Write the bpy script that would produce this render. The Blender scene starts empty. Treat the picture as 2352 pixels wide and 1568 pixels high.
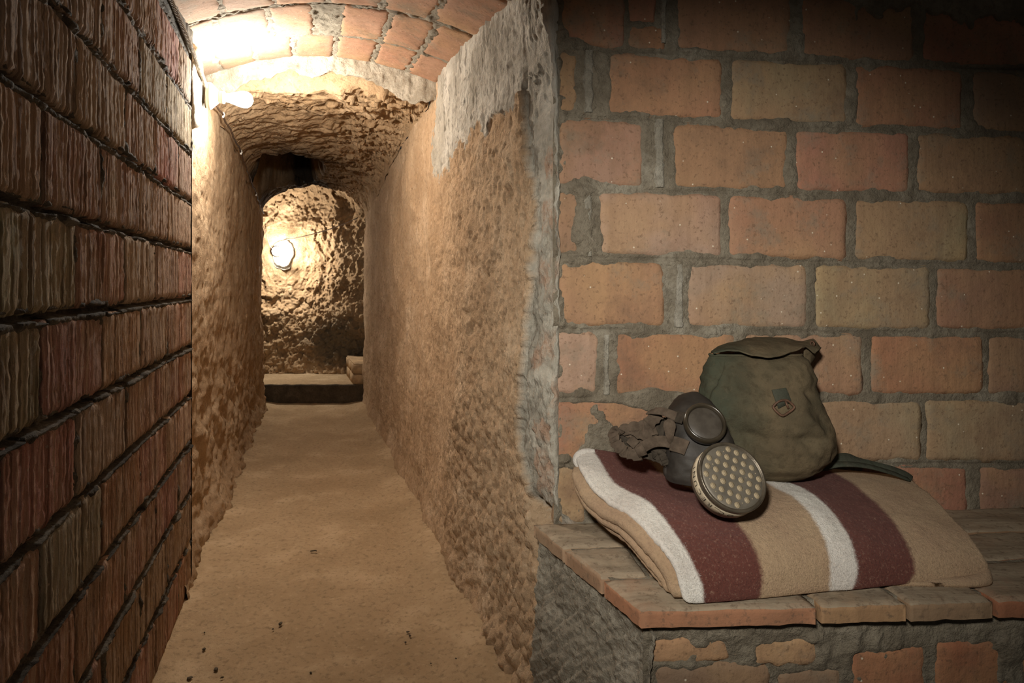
import bpy, math, random
import numpy as np
from mathutils import Vector

# ------------------------------------------------------------------ camera, world, light, exposure
SC = bpy.context.scene
COL = SC.collection
R = random.Random(7)
CAMH = 0.978                      # lens height above the corridor floor
F = 1500.0                        # focal length in pixels of a 2352 px wide frame
cam_d = bpy.data.cameras.new('camera')
cam_d.sensor_width = 36.0
cam_d.lens = F / 2352 * 36.0
cam_d.shift_y = -133.0 / 2352
cam_d.clip_start = 0.02
cam = bpy.data.objects.new('camera', cam_d); COL.objects.link(cam)
cam.location = (0, 0, CAMH); cam.rotation_euler = (math.pi / 2, 0, 0)
SC.camera = cam
world = bpy.data.worlds.new('world'); SC.world = world; world.use_nodes = True
bg = world.node_tree.nodes['Background']
bg.inputs[0].default_value = (1.0, 0.9, 0.78, 1); bg.inputs[1].default_value = 0.022
sp = bpy.data.lights.new('work_lamp', 'SPOT')      # hand lamp held to the left of the camera
sp.energy = 96; sp.color = (1.0, 0.95, 0.86); sp.shadow_soft_size = 0.05
sp.spot_size = math.radians(58); sp.spot_blend = 1.0
spo = bpy.data.objects.new('work_lamp', sp); COL.objects.link(spo)
spo.location = (-0.14, -0.12, CAMH + 0.30)
spo.rotation_euler = (Vector((0.37, 1.40, CAMH - 0.17)) - spo.location).to_track_quat('-Z', 'Y').to_euler()
BULB_COLOR = (1.0, 0.94, 0.84)
BULB_NEAR = 680.0
BULB_FAR = 680.0
SC.view_settings.view_transform = 'Standard'
try: SC.view_settings.look = 'None'
except Exception: pass
SC.view_settings.gamma = 1.0; SC.view_settings.use_curve_mapping = False
SC.view_settings.exposure = 0.0

# ------------------------------------------------------------------ noise
_rs = np.random.RandomState(3)
_PERM = np.concatenate([_rs.permutation(512)] * 3)
_G = _rs.normal(size=(512, 3)); _G /= np.linalg.norm(_G, axis=1)[:, None]
def perlin(P):
    P = np.asarray(P, float); i = np.floor(P).astype(np.int64); f = P - i
    w = f * f * f * (f * (f * 6 - 15) + 10); i &= 511
    out = np.zeros(P.shape[:-1])
    for dx in (0, 1):
        hx = _PERM[(i[..., 0] + dx) & 511]; wx = w[..., 0] if dx else 1 - w[..., 0]
        for dy in (0, 1):
            hy = _PERM[hx + ((i[..., 1] + dy) & 511)]; wy = w[..., 1] if dy else 1 - w[..., 1]
            for dz in (0, 1):
                h = _PERM[hy + ((i[..., 2] + dz) & 511)]; wz = w[..., 2] if dz else 1 - w[..., 2]
                g = _G[h]
                out += wx * wy * wz * (g[..., 0] * (f[..., 0] - dx) + g[..., 1] * (f[..., 1] - dy) + g[..., 2] * (f[..., 2] - dz))
    return out * 1.5
def fbm(P, freq, octs=4, gain=0.5):
    P = np.asarray(P, float) * freq; a = 1.0; o = 0
    for k in range(octs):
        o = o + a * perlin(P + 17.3 * k); a *= gain; P = P * 2.03
    return o
def ridged(P, freq, octs=3, gain=0.5):
    P = np.asarray(P, float) * freq; a = 1.0; o = 0
    for k in range(octs):
        o = o + a * (1 - 2.2 * np.abs(perlin(P + 9.1 * k))); a *= gain; P = P * 2.1
    return o
def worley(P):
    P = np.asarray(P, float); i = np.floor(P).astype(np.int64)
    best = np.full(P.shape[:-1], 9.0); val = np.zeros(P.shape[:-1])
    for dx in (-1, 0, 1):
        for dy in (-1, 0, 1):
            for dz in (-1, 0, 1):
                c = i + np.array([dx, dy, dz]); m = c & 511
                h = _PERM[_PERM[_PERM[m[..., 0]] + m[..., 1]] + m[..., 2]]
                q = c + 0.5 + 0.45 * _G[h]
                d = ((q - P) ** 2).sum(-1); k = d < best
                best = np.where(k, d, best); val = np.where(k, h / 512.0, val)
    return np.sqrt(best), val
def sstep(a, b, x):
    t = np.clip((x - a) / (b - a), 0, 1); return t * t * (3 - 2 * t)

# ------------------------------------------------------------------ object helpers
def obj(name, me, mat=None, parent=None, loc=None, smooth=True):
    o = bpy.data.objects.new(name, me); COL.objects.link(o)
    if mat is not None and not me.materials: me.materials.append(mat)
    if loc is not None: o.location = loc
    if parent is not None:
        o.parent = parent
        o.matrix_parent_inverse = parent.matrix_basis.inverted()
    if smooth and len(me.polygons): me.polygons.foreach_set('use_smooth', [True] * len(me.polygons))
    return o
def empty(name, loc=(0, 0, 0), parent=None):
    o = bpy.data.objects.new(name, None); COL.objects.link(o); o.location = loc; o.empty_display_size = 0.05
    if parent is not None:
        o.parent = parent; o.matrix_parent_inverse = parent.matrix_basis.inverted()
    return o
def tag(o, label=None, cat=None, group=None, kind=None):
    if label: o['label'] = label
    if cat: o['category'] = cat
    if group: o['group'] = group
    if kind: o['kind'] = kind
    return o
def quads_mesh(name, V, Q, attrs=None):
    V = np.asarray(V, np.float32).reshape(-1, 3); Q = np.asarray(Q, np.int32).reshape(-1, 4)
    me = bpy.data.meshes.new(name)
    me.vertices.add(len(V)); me.vertices.foreach_set('co', V.ravel())
    me.loops.add(len(Q) * 4); me.loops.foreach_set('vertex_index', Q.ravel())
    me.polygons.add(len(Q)); me.polygons.foreach_set('loop_start', np.arange(0, len(Q) * 4, 4, dtype=np.int32))
    try: me.polygons.foreach_set('loop_total', np.full(len(Q), 4, np.int32))
    except Exception: pass
    for k, a in (attrs or {}).items():
        at = me.attributes.new(k, 'FLOAT', 'POINT'); at.data.foreach_set('value', np.asarray(a, np.float32).ravel())
    me.update(calc_edges=True); me.validate()
    return me
def grid_quads(h, w, wrap_w=False, wrap_h=False, flip=False, keep=None):
    hh = h if wrap_h else h - 1; ww = w if wrap_w else w - 1
    j, i = np.meshgrid(np.arange(hh), np.arange(ww), indexing='ij')
    j2 = (j + 1) % h; i2 = (i + 1) % w
    q = np.stack([j * w + i, j * w + i2, j2 * w + i2, j2 * w + i], -1)
    if keep is not None: q = q[keep[:hh, :ww]]
    q = q.reshape(-1, 4)
    return q[:, ::-1] if flip else q
def grid_obj(name, P, mat, parent=None, attrs=None, flip=False, wrap_w=False, wrap_h=False, keep=None, origin=None, smooth=True):
    h, w = P.shape[:2]
    V = P.reshape(-1, 3)
    if origin is not None: V = V - np.array(origin)
    me = quads_mesh(name, V, grid_quads(h, w, wrap_w, wrap_h, flip, keep), attrs)
    return obj(name, me, mat, parent, origin, smooth)
def center(o):
    """move a mesh object's origin to the middle of its base"""
    me = o.data; n = len(me.vertices); v = np.empty(n * 3, np.float32); me.vertices.foreach_get('co', v); v = v.reshape(-1, 3)
    c = (v.min(0) + v.max(0)) / 2; c[2] = v[:, 2].min()
    me.vertices.foreach_set('co', (v - c).ravel()); me.update()
    o.location = Vector(o.location) + Vector([float(x) for x in c])
    return o
def tube_mesh(name, pts, rad, sides=8, caps=True, flat=None):
    """tube along pts; rad a number or list; flat = (width, thickness, up-vector) gives a ribbon section"""
    pts = np.asarray(pts, float); n = len(pts)
    T = np.gradient(pts, axis=0); T /= np.linalg.norm(T, axis=1)[:, None] + 1e-9
    rad = np.broadcast_to(np.asarray(rad, float), (n,))
    N = np.zeros_like(T); u = np.array([0, 0, 1.0]) if abs(T[0, 2]) < .9 else np.array([1.0, 0, 0])
    for k in range(n):
        u = u - T[k] * (u @ T[k]); u /= np.linalg.norm(u) + 1e-9; N[k] = u
    B = np.cross(T, N); a = np.linspace(0, 2 * np.pi, sides, endpoint=False)
    V = pts[:, None] + rad[:, None, None] * (np.cos(a)[None, :, None] * N[:, None] + np.sin(a)[None, :, None] * B[:, None])
    Q = grid_quads(n, sides, wrap_w=True); V = V.reshape(-1, 3)
    if caps:
        V = np.concatenate([V, pts[:1], pts[-1:]]); c0 = n * sides; c1 = c0 + 1
        q = []
        for k in range(0, sides, 2):
            q.append([c0, (k + 2) % sides, (k + 1) % sides, k])
            e = (n - 1) * sides; q.append([c1, e + k, e + (k + 1) % sides, e + (k + 2) % sides])
        Q = np.concatenate([Q, q])
    return quads_mesh(name, V, Q)
def ribbon_mesh(name, pts, ups, width, thick):
    """flat strap with rounded-off rectangular section following pts; ups = face normals"""
    pts = np.asarray(pts, float); ups = np.asarray(ups, float); n = len(pts)
    if ups.ndim == 1: ups = np.tile(ups, (n, 1))
    T = np.gradient(pts, axis=0); T /= np.linalg.norm(T, axis=1)[:, None] + 1e-9
    U = ups - T * (ups * T).sum(1)[:, None]; U /= np.linalg.norm(U, axis=1)[:, None] + 1e-9
    S = np.cross(T, U); w = np.broadcast_to(np.asarray(width, float), (n,))[:, None] / 2; t = thick / 2
    sec = [(-1, -.4), (-.92, -1), (.92, -1), (1, -.4), (1, .4), (.92, 1), (-.92, 1), (-1, .4)]
    V = np.stack([pts + S * w * a + U * t * b for a, b in sec], 1)
    Q = grid_quads(n, 8, wrap_w=True)
    e = (n - 1) * 8
    Q = np.concatenate([Q, [[7, 4, 3, 0], [7, 6, 5, 4], [3, 2, 1, 0], [e, e + 3, e + 4, e + 7], [e + 4, e + 5, e + 6, e + 7], [e, e + 1, e + 2, e + 3]]])
    return quads_mesh(name, V.reshape(-1, 3), Q)
def smooth_path(pts, n=40):
    pts = np.asarray(pts, float); m = len(pts)
    P = np.vstack([2 * pts[0] - pts[1], pts, 2 * pts[-1] - pts[-2]])
    t = np.linspace(0, m - 1 - 1e-6, n); k = t.astype(int); f = (t - k)[:, None]
    p0, p1, p2, p3 = P[k], P[k + 1], P[k + 2], P[k + 3]
    return .5 * (2 * p1 + (p2 - p0) * f + (2 * p0 - 5 * p1 + 4 * p2 - p3) * f ** 2 + (3 * p1 - p0 - 3 * p2 + p3) * f ** 3)
def lathe_mesh(name, prof, origin, axis, sides=24, up=(0, 0, 1), closed=False):
    """prof: list of (distance along axis, radius)"""
    ax = np.array(axis, float); ax /= np.linalg.norm(ax); u = np.array(up, float); u -= ax * (u @ ax); u /= np.linalg.norm(u); v = np.cross(ax, u)
    a = np.linspace(0, 2 * np.pi, sides, endpoint=False)
    V = np.array([[np.array(origin) + ax * d + r * (math.cos(t) * u + math.sin(t) * v) for t in a] for d, r in prof])
    return quads_mesh(name, V.reshape(-1, 3), grid_quads(len(prof), sides, wrap_w=True, wrap_h=closed, flip=True))
def bspline_grid(C, nu, nv):
    """interpolating Catmull-Rom surface through control grid C (h,w,3) -> (nu,nv,3)"""
    C = np.asarray(C, float)
    rows = np.stack([smooth_path(C[k], nv) for k in range(C.shape[0])])
    return np.stack([smooth_path(rows[:, k], nu) for k in range(nv)], 1)

# ------------------------------------------------------------------ materials
def nt(name, rough=0.9, spec=0.2):
    m = bpy.data.materials.new(name); m.use_nodes = True
    t = m.node_tree; b = t.nodes['Principled BSDF']
    b.inputs['Roughness'].default_value = rough
    b.inputs['Specular IOR Level'].default_value = spec
    return m, t, b
class NB:
    """tiny node-building helper"""
    def __init__(s, t): s.t = t
    def n(s, kind, **kw):
        nd = s.t.nodes.new(kind)
        for k, v in kw.items(): setattr(nd, k, v)
        return nd
    def link(s, a, b): s.t.links.new(a, b)
    def pos(s, rot=0.0, scale=(1, 1, 1)):
        g = s.n('ShaderNodeNewGeometry'); m = s.n('ShaderNodeMapping')
        m.inputs['Rotation'].default_value = (0, 0, rot); m2 = s.n('ShaderNodeMapping'); m2.inputs['Scale'].default_value = scale
        s.link(g.outputs['Position'], m.inputs[0]); s.link(m.outputs[0], m2.inputs[0]); return m2.outputs[0]
    def noise(s, vec, scale, detail=4, rough=.55, dist=0.0):
        nd = s.n('ShaderNodeTexNoise'); nd.inputs['Scale'].default_value = scale; nd.inputs['Detail'].default_value = detail
        nd.inputs['Roughness'].default_value = rough; nd.inputs['Distortion'].default_value = dist
        s.link(vec, nd.inputs['Vector']); return nd.outputs['Fac']
    def vor(s, vec, scale, feature='F1', out='Distance'):
        nd = s.n('ShaderNodeTexVoronoi', feature=feature); nd.inputs['Scale'].default_value = scale
        s.link(vec, nd.inputs['Vector']); return nd.outputs[out]
    def ramp(s, fac, stops):
        nd = s.n('ShaderNodeValToRGB'); e = nd.color_ramp.elements
        while len(e) < len(stops): e.new(0.5)
        for k, (p, c) in enumerate(stops):
            e[k].position = p; e[k].color = (c, c, c, 1) if not hasattr(c, '__len__') else (*c[:3], 1)
        s.link(fac, nd.inputs[0]); return nd.outputs[0]
    def mix(s, fac, a, b, mode='MIX'):
        nd = s.n('ShaderNodeMix', data_type='RGBA', blend_type=mode)
        for sock, v in ((nd.inputs[0], fac), (nd.inputs[6], a), (nd.inputs[7], b)):
            if isinstance(v, (int, float)): sock.default_value = v
            elif isinstance(v, tuple): sock.default_value = (*v[:3], 1)
            else: s.link(v, sock)
        return nd.outputs[2]
    def math(s, op, a, b=0.0):
        nd = s.n('ShaderNodeMath', operation=op)
        for sock, v in ((nd.inputs[0], a), (nd.inputs[1], b)):
            if isinstance(v, (int, float)): sock.default_value = v
            else: s.link(v, sock)
        return nd.outputs[0]
    def attr(s, name):
        nd = s.n('ShaderNodeAttribute'); nd.attribute_name = name; return nd.outputs['Fac']
    def bump(s, bsdf, height, strength=.5, dist=.004):
        nd = s.n('ShaderNodeBump'); nd.inputs['Strength'].default_value = strength; nd.inputs['Distance'].default_value = dist
        s.link(height, nd.inputs['Height']); s.link(nd.outputs[0], bsdf.inputs['Normal'])
COR = math.atan2(0.2973, 0.9548)        # corridor heading, left of the view axis

def m_brick_face():
    m, t, b = nt('brick_face'); k = NB(t); p = k.pos()
    oi = k.n('ShaderNodeObjectInfo')
    tone = k.noise(p, 5.5, 3)
    c = k.mix(k.ramp(tone, [(.42, 0), (.60, 1)]), oi.outputs['Color'], k.mix(.55, oi.outputs['Color'], (.52, .31, .145)))
    c = k.mix(k.ramp(k.noise(p, 3.2, 3), [(.40, .75), (.62, 0)]), c, k.mix(.5, oi.outputs['Color'], (.40, .16, .085)))
    c = k.mix(k.ramp(k.noise(k.pos(scale=(26, 26, 2.0)), 1, 4), [(.45, 0), (.75, .38)]), c, (.22, .12, .065))
    c = k.mix(k.ramp(k.noise(p, 40, 6, .75), [(.30, .32), (.56, 0)]), c, (.23, .14, .075))
    c = k.mix(k.ramp(k.noise(p, 8, 6, .72), [(.53, 0), (.70, .75)]), c, (.235, .20, .145))
    c = k.mix(k.ramp(k.noise(p, 6.5, 6, .7), [(.30, .65), (.46, 0)]), c, (.20, .115, .07))
    c = k.mix(k.ramp(k.noise(p, 140, 2), [(.30, .5), (.42, 0)]), c, (.12, .065, .035))
    c = k.mix(.14, c, (.27, .225, .17))
    spk = k.vor(p, 34); c = k.mix(k.ramp(spk, [(.045, 1), (.075, 0)]), c, (.72, .62, .47))
    k.link(c, b.inputs['Base Color'])
    h = k.math('ADD', k.math('MULTIPLY', k.noise(p, 55, 6, .65), .8), k.math('MULTIPLY', k.noise(k.pos(scale=(70, 70, 5)), 1, 3), .35))
    k.bump(b, h, .75, .005); return m
def m_mortar(name='grey_mortar', base=(.315, .270, .20), dark=(.18, .148, .105), light=(.45, .405, .32)):
    m, t, b = nt(name); k = NB(t); p = k.pos()
    c = k.mix(k.ramp(k.noise(p, 14, 6, .65), [(.35, 0), (.65, 1)]), dark, base)
    c = k.mix(k.ramp(k.noise(p, 6, 5, .6), [(.56, 0), (.72, .85)]), c, light)
    c = k.mix(k.ramp(k.noise(p, 90, 3), [(.36, .6), (.5, 0)]), c, dark)
    k.link(c, b.inputs['Base Color'])
    k.bump(b, k.math('ADD', k.noise(p, 70, 6, .7), k.math('MULTIPLY', k.noise(p, 190, 4, .7), .5)), 1.0, .008); return m
def m_brick_side():
    m, t, b = nt('brick_ridged', .95, .12); k = NB(t)
    oi = k.n('ShaderNodeObjectInfo')
    p = k.pos(); st = k.noise(k.pos(-COR, (10, 120, 3.2)), 1, 5, .62)
    c = k.mix(k.ramp(k.noise(p, 5, 4), [(.35, 0), (.65, .75)]), oi.outputs['Color'], (.33, .25, .18))
    c = k.mix(k.ramp(st, [(.38, .6), (.50, 0)]), c, (.085, .05, .035))
    c = k.mix(k.ramp(st, [(.50, 0), (.66, .6)]), c, (.54, .44, .34))
    c = k.mix(k.ramp(k.vor(p, 60), [(.10, .8), (.16, 0)]), c, (.42, .34, .26))
    k.link(c, b.inputs['Base Color'])
    h = k.math('ADD', k.math('MULTIPLY', st, .9), k.math('MULTIPLY', k.noise(p, 95, 6, .75), .8))
    k.bump(b, h, .7, .006); return m
def m_earth(name, base, dark, light, plaster=False, scale=1.0, streak=True, grey=None):
    m, t, b = nt(name, .95, .1); k = NB(t); p = k.pos()
    c = k.mix(k.ramp(k.noise(p, 2.6 * scale, 5, .6), [(.34, 0), (.66, 1)]), dark, base)
    c = k.mix(k.ramp(k.noise(p, 5.2, 4), [(.55, 0), (.75, .7)]), c, light)
    if streak: c = k.mix(k.ramp(k.noise(k.pos(scale=(30, 30, 2.5)), 1, 4), [(.40, .45), (.58, 0)]), c, dark)
    c = k.mix(k.ramp(k.noise(p, 60, 4, .7), [(.34, .6), (.48, 0)]), c, tuple(x * .55 for x in dark))
    c = k.mix(k.ramp(k.noise(p, 44, 4, .7), [(.56, 0), (.72, .5)]), c, light)
    if grey is not None:
        c = k.mix(k.math('MULTIPLY', k.attr('soot'), 1.0), c, grey)
    h = k.math('ADD', k.noise(p, 38, 7, .72), k.math('MULTIPLY', k.noise(p, 150, 4, .7), .5))
    if streak: h = k.math('ADD', h, k.math('MULTIPLY', k.noise(k.pos(scale=(85, 85, 22)), 1, 6, .75), 1.0))
    if plaster:
        pc = k.mix(k.ramp(k.noise(p, 7, 6, .65), [(.38, 0), (.62, 1)]), (.46, .425, .355), (.76, .72, .63))
        pc = k.mix(k.ramp(k.noise(k.pos(scale=(55, 55, 8)), 1, 5), [(.36, .7), (.47, 0)]), pc, (.17, .145, .11))
        pc = k.mix(k.ramp(k.noise(p, 24, 5, .7), [(.60, 0), (.70, .7)]), pc, (.17, .15, .12))
        pg = k.mix(k.ramp(k.noise(p, 10, 6, .65), [(.36, 0), (.62, 1)]), (.34, .31, .25), (.58, .54, .45))
        pc = k.mix(k.attr('cement'), pc, pg)
        pc = k.mix(k.math('MULTIPLY', k.attr('redbrick'), k.ramp(k.noise(p, 22, 5, .7), [(.40, .05), (.60, .75)])), pc, (.47, .29, .19))
        c = k.mix(k.attr('plaster'), c, pc)
    k.link(c, b.inputs['Base Color'])
    k.bump(b, h, .75, .010); return m
def m_plain(name, color, rough=.8, spec=.3, metal=0.0, nscale=40, var=.35, bump=.3, bdist=.002):
    m, t, b = nt(name, rough, spec); k = NB(t); tc = k.n('ShaderNodeTexCoord'); p = tc.outputs['Object']
    dk = tuple(c * (1 - var) for c in color); lt = tuple(min(1, c * (1 + var)) for c in color)
    c = k.mix(k.ramp(k.noise(p, nscale, 5, .6), [(.35, 0), (.65, 1)]), dk, lt)
    k.link(c, b.inputs['Base Color']); b.inputs['Metallic'].default_value = metal
    if bump: k.bump(b, k.noise(p, nscale * 4, 5, .65), bump, bdist)
    return m
def m_emit(name, color, strength):
    m = bpy.data.materials.new(name); m.use_nodes = True; t = m.node_tree
    for nd in list(t.nodes):
        if nd.type != 'OUTPUT_MATERIAL': t.nodes.remove(nd)
    e = t.nodes.new('ShaderNodeEmission'); e.inputs[0].default_value = (*color, 1); e.inputs[1].default_value = strength
    t.links.new(e.outputs[0], [n for n in t.nodes if n.type == 'OUTPUT_MATERIAL'][0].inputs[0]); return m
M = {}
M['brick'] = m_brick_face()
M['mortar'] = m_mortar()
M['mortar_pale'] = m_mortar('pale_mortar', (.42, .385, .31), (.26, .23, .18), (.55, .51, .43))
M['mortar_dark'] = m_mortar('dark_mortar', (.17, .15, .12), (.05, .042, .033), (.27, .235, .19))
M['brick_side'] = m_brick_side()
M['earth_wall'] = m_earth('earth_wall', (.66, .475, .305), (.48, .325, .195), (.78, .61, .43), plaster=True)
M['earth_left'] = m_earth('earth_left', (.56, .405, .26), (.40, .27, .16), (.70, .54, .37))
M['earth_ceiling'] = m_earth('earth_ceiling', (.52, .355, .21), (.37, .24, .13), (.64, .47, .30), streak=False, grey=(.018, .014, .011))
M['earth_far'] = m_earth('earth_far', (.50, .335, .19), (.35, .225, .12), (.62, .45, .28), streak=False, grey=(.16, .13, .09))
M['floor'] = m_earth('floor_sand', (.56, .41, .25), (.42, .295, .17), (.66, .50, .32), streak=False)
M['plaster'] = m_mortar('white_plaster', (.60, .54, .44), (.33, .28, .21), (.72, .67, .57))
M['cement'] = m_mortar('cement', (.42, .375, .295), (.27, .235, .18), (.54, .49, .40))
M['tile_top'] = m_plain('terracotta_tile', (.34, .215, .125), .85, .2, nscale=9, var=.3, bump=.6, bdist=.003)

# ------------------------------------------------------------------ frames of the place
U2 = np.array([-.2973, .9548]); N2 = np.array([.9548, .2973])
def W(s, n, z):
    """s metres along the corridor, n metres across it (right positive), z above its floor"""
    s, n, z = np.broadcast_arrays(np.asarray(s, float), np.asarray(n, float), np.asarray(z, float))
    return np.stack([s * U2[0] + n * N2[0], s * U2[1] + n * N2[1], z], -1)
C0 = np.array([.098, 1.41]); E2 = np.array([.99536, .0963]); M2 = np.array([.0963, -.99536])
def B(a, d, z):
    """a metres along the facing brick wall from the corner, d metres out of it, z up"""
    a, d, z = np.broadcast_arrays(np.asarray(a, float), np.asarray(d, float), np.asarray(z, float))
    return np.stack([C0[0] + a * E2[0] + d * M2[0], C0[1] + a * E2[1] + d * M2[1], z], -1)
def on_wall(px, py, d=0.0):
    """where the line of sight through a photo pixel meets the plane d metres out of the facing wall -> (a, z)"""
    r = (px - 1176) / F
    a = (r * (C0[1] + d * M2[1]) - C0[0] - d * M2[0]) / (E2[0] - r * E2[1])
    Y = C0[1] + a * E2[1] + d * M2[1]
    return a, CAMH + (651 - py) * Y / F
def at(px, py, Y):
    return np.array([(px - 1176) / F * Y, Y, CAMH + (651 - py) * Y / F])
def s_at(px, n):
    r = (px - 1176) / F; Y = n / (r * N2[0] + N2[1]); return Y * (r * U2[0] + U2[1])

# ------------------------------------------------------------------ bricks laid on any mapped surface
def brick(name, mp, rect, surf, mat, color, parent, na=22, nb=12, depth=.03, wob=.003, rnd=.004, seed=0, skew=None):
    a0, a1, b0, b1 = rect
    a = np.concatenate([[a0], np.linspace(a0, a1, na), [a1]]); b_ = np.concatenate([[b0], np.linspace(b0, b1, nb), [b1]])
    Bm, Am = np.meshgrid(b_, a, indexing='ij')
    e = np.minimum(np.minimum(Am - a0, a1 - Am), np.minimum(Bm - b0, b1 - Bm))
    Q = np.stack([Am * 1.0, Bm * 1.0, np.full_like(Am, seed * 3.7)], -1)
    wgt = 1 - sstep(0, .03, e)
    dA = wob * wgt * fbm(Q, 28, 2); dB = wob * wgt * fbm(Q + 40, 28, 2)
    d = surf(Am, Bm, seed) - rnd * (1 - np.clip(e / .007, 0, 1)) ** 2
    cor = np.minimum(np.minimum(Am - a0, a1 - Am), .03) + np.minimum(np.minimum(Bm - b0, b1 - Bm), .03)
    d = d - .006 * (1 - np.clip(cor / .018, 0, 1)) ** 2
    ring = np.zeros_like(d, bool); ring[0] = ring[-1] = True; ring[:, 0] = ring[:, -1] = True
    d = np.where(ring, -depth, d)
    if skew is not None: Am, Bm = skew(Am + dA, Bm + dB)
    else: Am, Bm = Am + dA, Bm + dB
    P = mp(Am, d, Bm)
    ctr = P.reshape(-1, 3).mean(0)
    o = grid_obj(name, P, mat, parent, origin=tuple(float(x) for x in ctr))
    o.color = (*color, 1)
    return o
def inside_dist(A, Bm, rects):
    D = np.full(A.shape, -9.0)
    for a0, a1, b0, b1 in rects:
        D = np.maximum(D, np.minimum(np.minimum(A - a0, a1 - A), np.minimum(Bm - b0, b1 - Bm)))
    return D

# ================================================================== THE SETTING
def struct(o): o['kind'] = 'structure'; return o
# ---------------------------------------------------------------- facing brick wall (wall_front)
RED, ORA, OCH, BRN, PNK = (.37, .175, .105), (.41, .225, .14), (.39, .275, .175), (.32, .205, .13), (.45, .295, .21)
# joints between courses: (photo y at the corner, photo y at the right edge)
JY = [(-46, 14), (109, 160), (264, 310), (431, 458), (591, 611), (755, 766), (915, 914), (1064, 1066), (1215, 1213)]
def joint_z(k, a):
    z0 = on_wall(1282, JY[k][0])[1]; z1 = on_wall(2350, JY[k][1])[1]; a1 = on_wall(2350, 700)[0]
    return z0 + (z1 - z0) * (a / a1)
ROWS = [
 [(1289, 1436, RED), (1443, 1508, RED, .42, 1.0), (1447, 1530, RED, .0, .40), (1555, 1819, BRN), (1839, 2102, BRN), (2119, 2380, RED), (2395, 2640, BRN), (2655, 2930, RED)],
 [(1284, 1324, BRN), (1398, 1662, ORA), (1677, 1948, OCH), (1963, 2214, RED), (2234, 2500, BRN), (2516, 2770, RED), (2786, 3060, OCH)],
 [(1282, 1478, OCH), (1549, 1813, ORA), (1827, 2093, ORA), (2105, 2362, BRN), (2376, 2640, RED), (2655, 2930, BRN)],
 [(1280, 1328, BRN), (1376, 1660, PNK), (1674, 1948, ORA), (1964, 2227, OCH), (2241, 2500, RED), (2516, 2770, BRN), (2786, 3060, RED)],
 [(1279, 1528, ORA), (1580, 1857, PNK), (1870, 2139, OCH), (2151, 2424, RED), (2438, 2690, ORA), (2705, 2970, BRN)],
 [(1276, 1374, PNK), (1413, 1693, RED), (1708, 1986, ORA), (1999, 2262, RED), (2270, 2530, BRN), (2545, 2820, RED)],
 [(1272, 1545, RED), (1557, 1836, OCH), (1848, 2119, OCH), (2127, 2400, OCH), (2413, 2670, BRN), (2685, 2960, OCH)],
 [(1272, 1345, OCH), (1420, 1690, RED), (1705, 1965, BRN), (1980, 2226, RED), (2250, 2510, BRN), (2525, 2800, RED)],
]
wall_front = struct(empty('wall_front', tuple(B(.6, 0, 0))))
def surf_front(A, Bm, seed):
    Q = np.stack([A, Bm, np.full_like(A, seed * 1.3)], -1)
    return .0018 * fbm(Q, 16, 3) + .001 * fbm(Q, 70, 2) + .0012 * (perlin(Q * 3 + 5))
front_rects = []; gap = .0055
seed = 0
def frow(k):
    # straight bricks on a course that falls a little to the right: (a, t) with t 0..1 inside the course
    def sk(A, T):
        zt, zb = joint_z(k, A), joint_z(k + 1, A)
        return A, zb + T
    return sk
for k, row in enumerate(ROWS):
    for (x0, x1, col, *tt) in row:
        seed += 1; t0, t1 = tt if tt else (0.0, 1.0)
        ym = (JY[k][0] + JY[k + 1][0]) / 2
        a0 = on_wall(x0, ym)[0]; a1 = on_wall(x1, ym)[0]
        am = (a0 + a1) / 2; hgt = joint_z(k, am) - joint_z(k + 1, am)
        rc = (a0 + R.uniform(-.001, .001), a1, max(gap, t0 * hgt) + R.uniform(0, .003), min(t1 * hgt, hgt - gap))
        front_rects.append((k, rc))
        c = tuple(x * R.uniform(.88, 1.1) for x in col)
        brick('brick', lambda A, d, Z: B(A, d, Z), rc, surf_front, M['brick'], c, wall_front, na=24, nb=13, seed=seed, skew=frow(k), wob=.006, rnd=.004)
# mortar bed with smears running over the brick edges
A, Z = np.meshgrid(np.linspace(-.01, 1.64, 490), np.linspace(.30, 1.80, 440))
D = np.full(A.shape, -9.0)
for k in range(8):
    zb = joint_z(k + 1, A); T = Z - zb
    D = np.maximum(D, inside_dist(A, T, [r for kk, r in front_rects if kk == k]))
Q = np.stack([A, Z, 0 * A], -1)
lo = fbm(Q, 9, 3); hi = fbm(Q, 60, 3); mid = fbm(Q + 7, 26, 3)
gro = np.zeros_like(A)                        # tooled groove along the bed joints
for k in range(1, 8):
    gro += np.exp(-((Z - joint_z(k, A) + .004 * perlin(np.stack([A * 7, 0 * A + k, 0 * A], -1))) / .0026) ** 2) * sstep(-.25, .15, perlin(np.stack([A * 3.1, 0 * A + k * 5.1, 0 * A], -1)))
hgt = -.0018 + .0022 * lo + .0012 * mid + .0009 * hi - .006 * gro * sstep(.01, -.002, D)
smear = .0042 * sstep(.05, .75, lo + .55 * mid) * sstep(.035, .0, D)
left_smear = .006 * sstep(.12, .0, A) * sstep(-.1, .5, lo + mid)
hgt = hgt + smear + left_smear * sstep(.04, 0, D) - .0035 * sstep(0, .012, D) - .012 * sstep(.012, .05, D)
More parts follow.
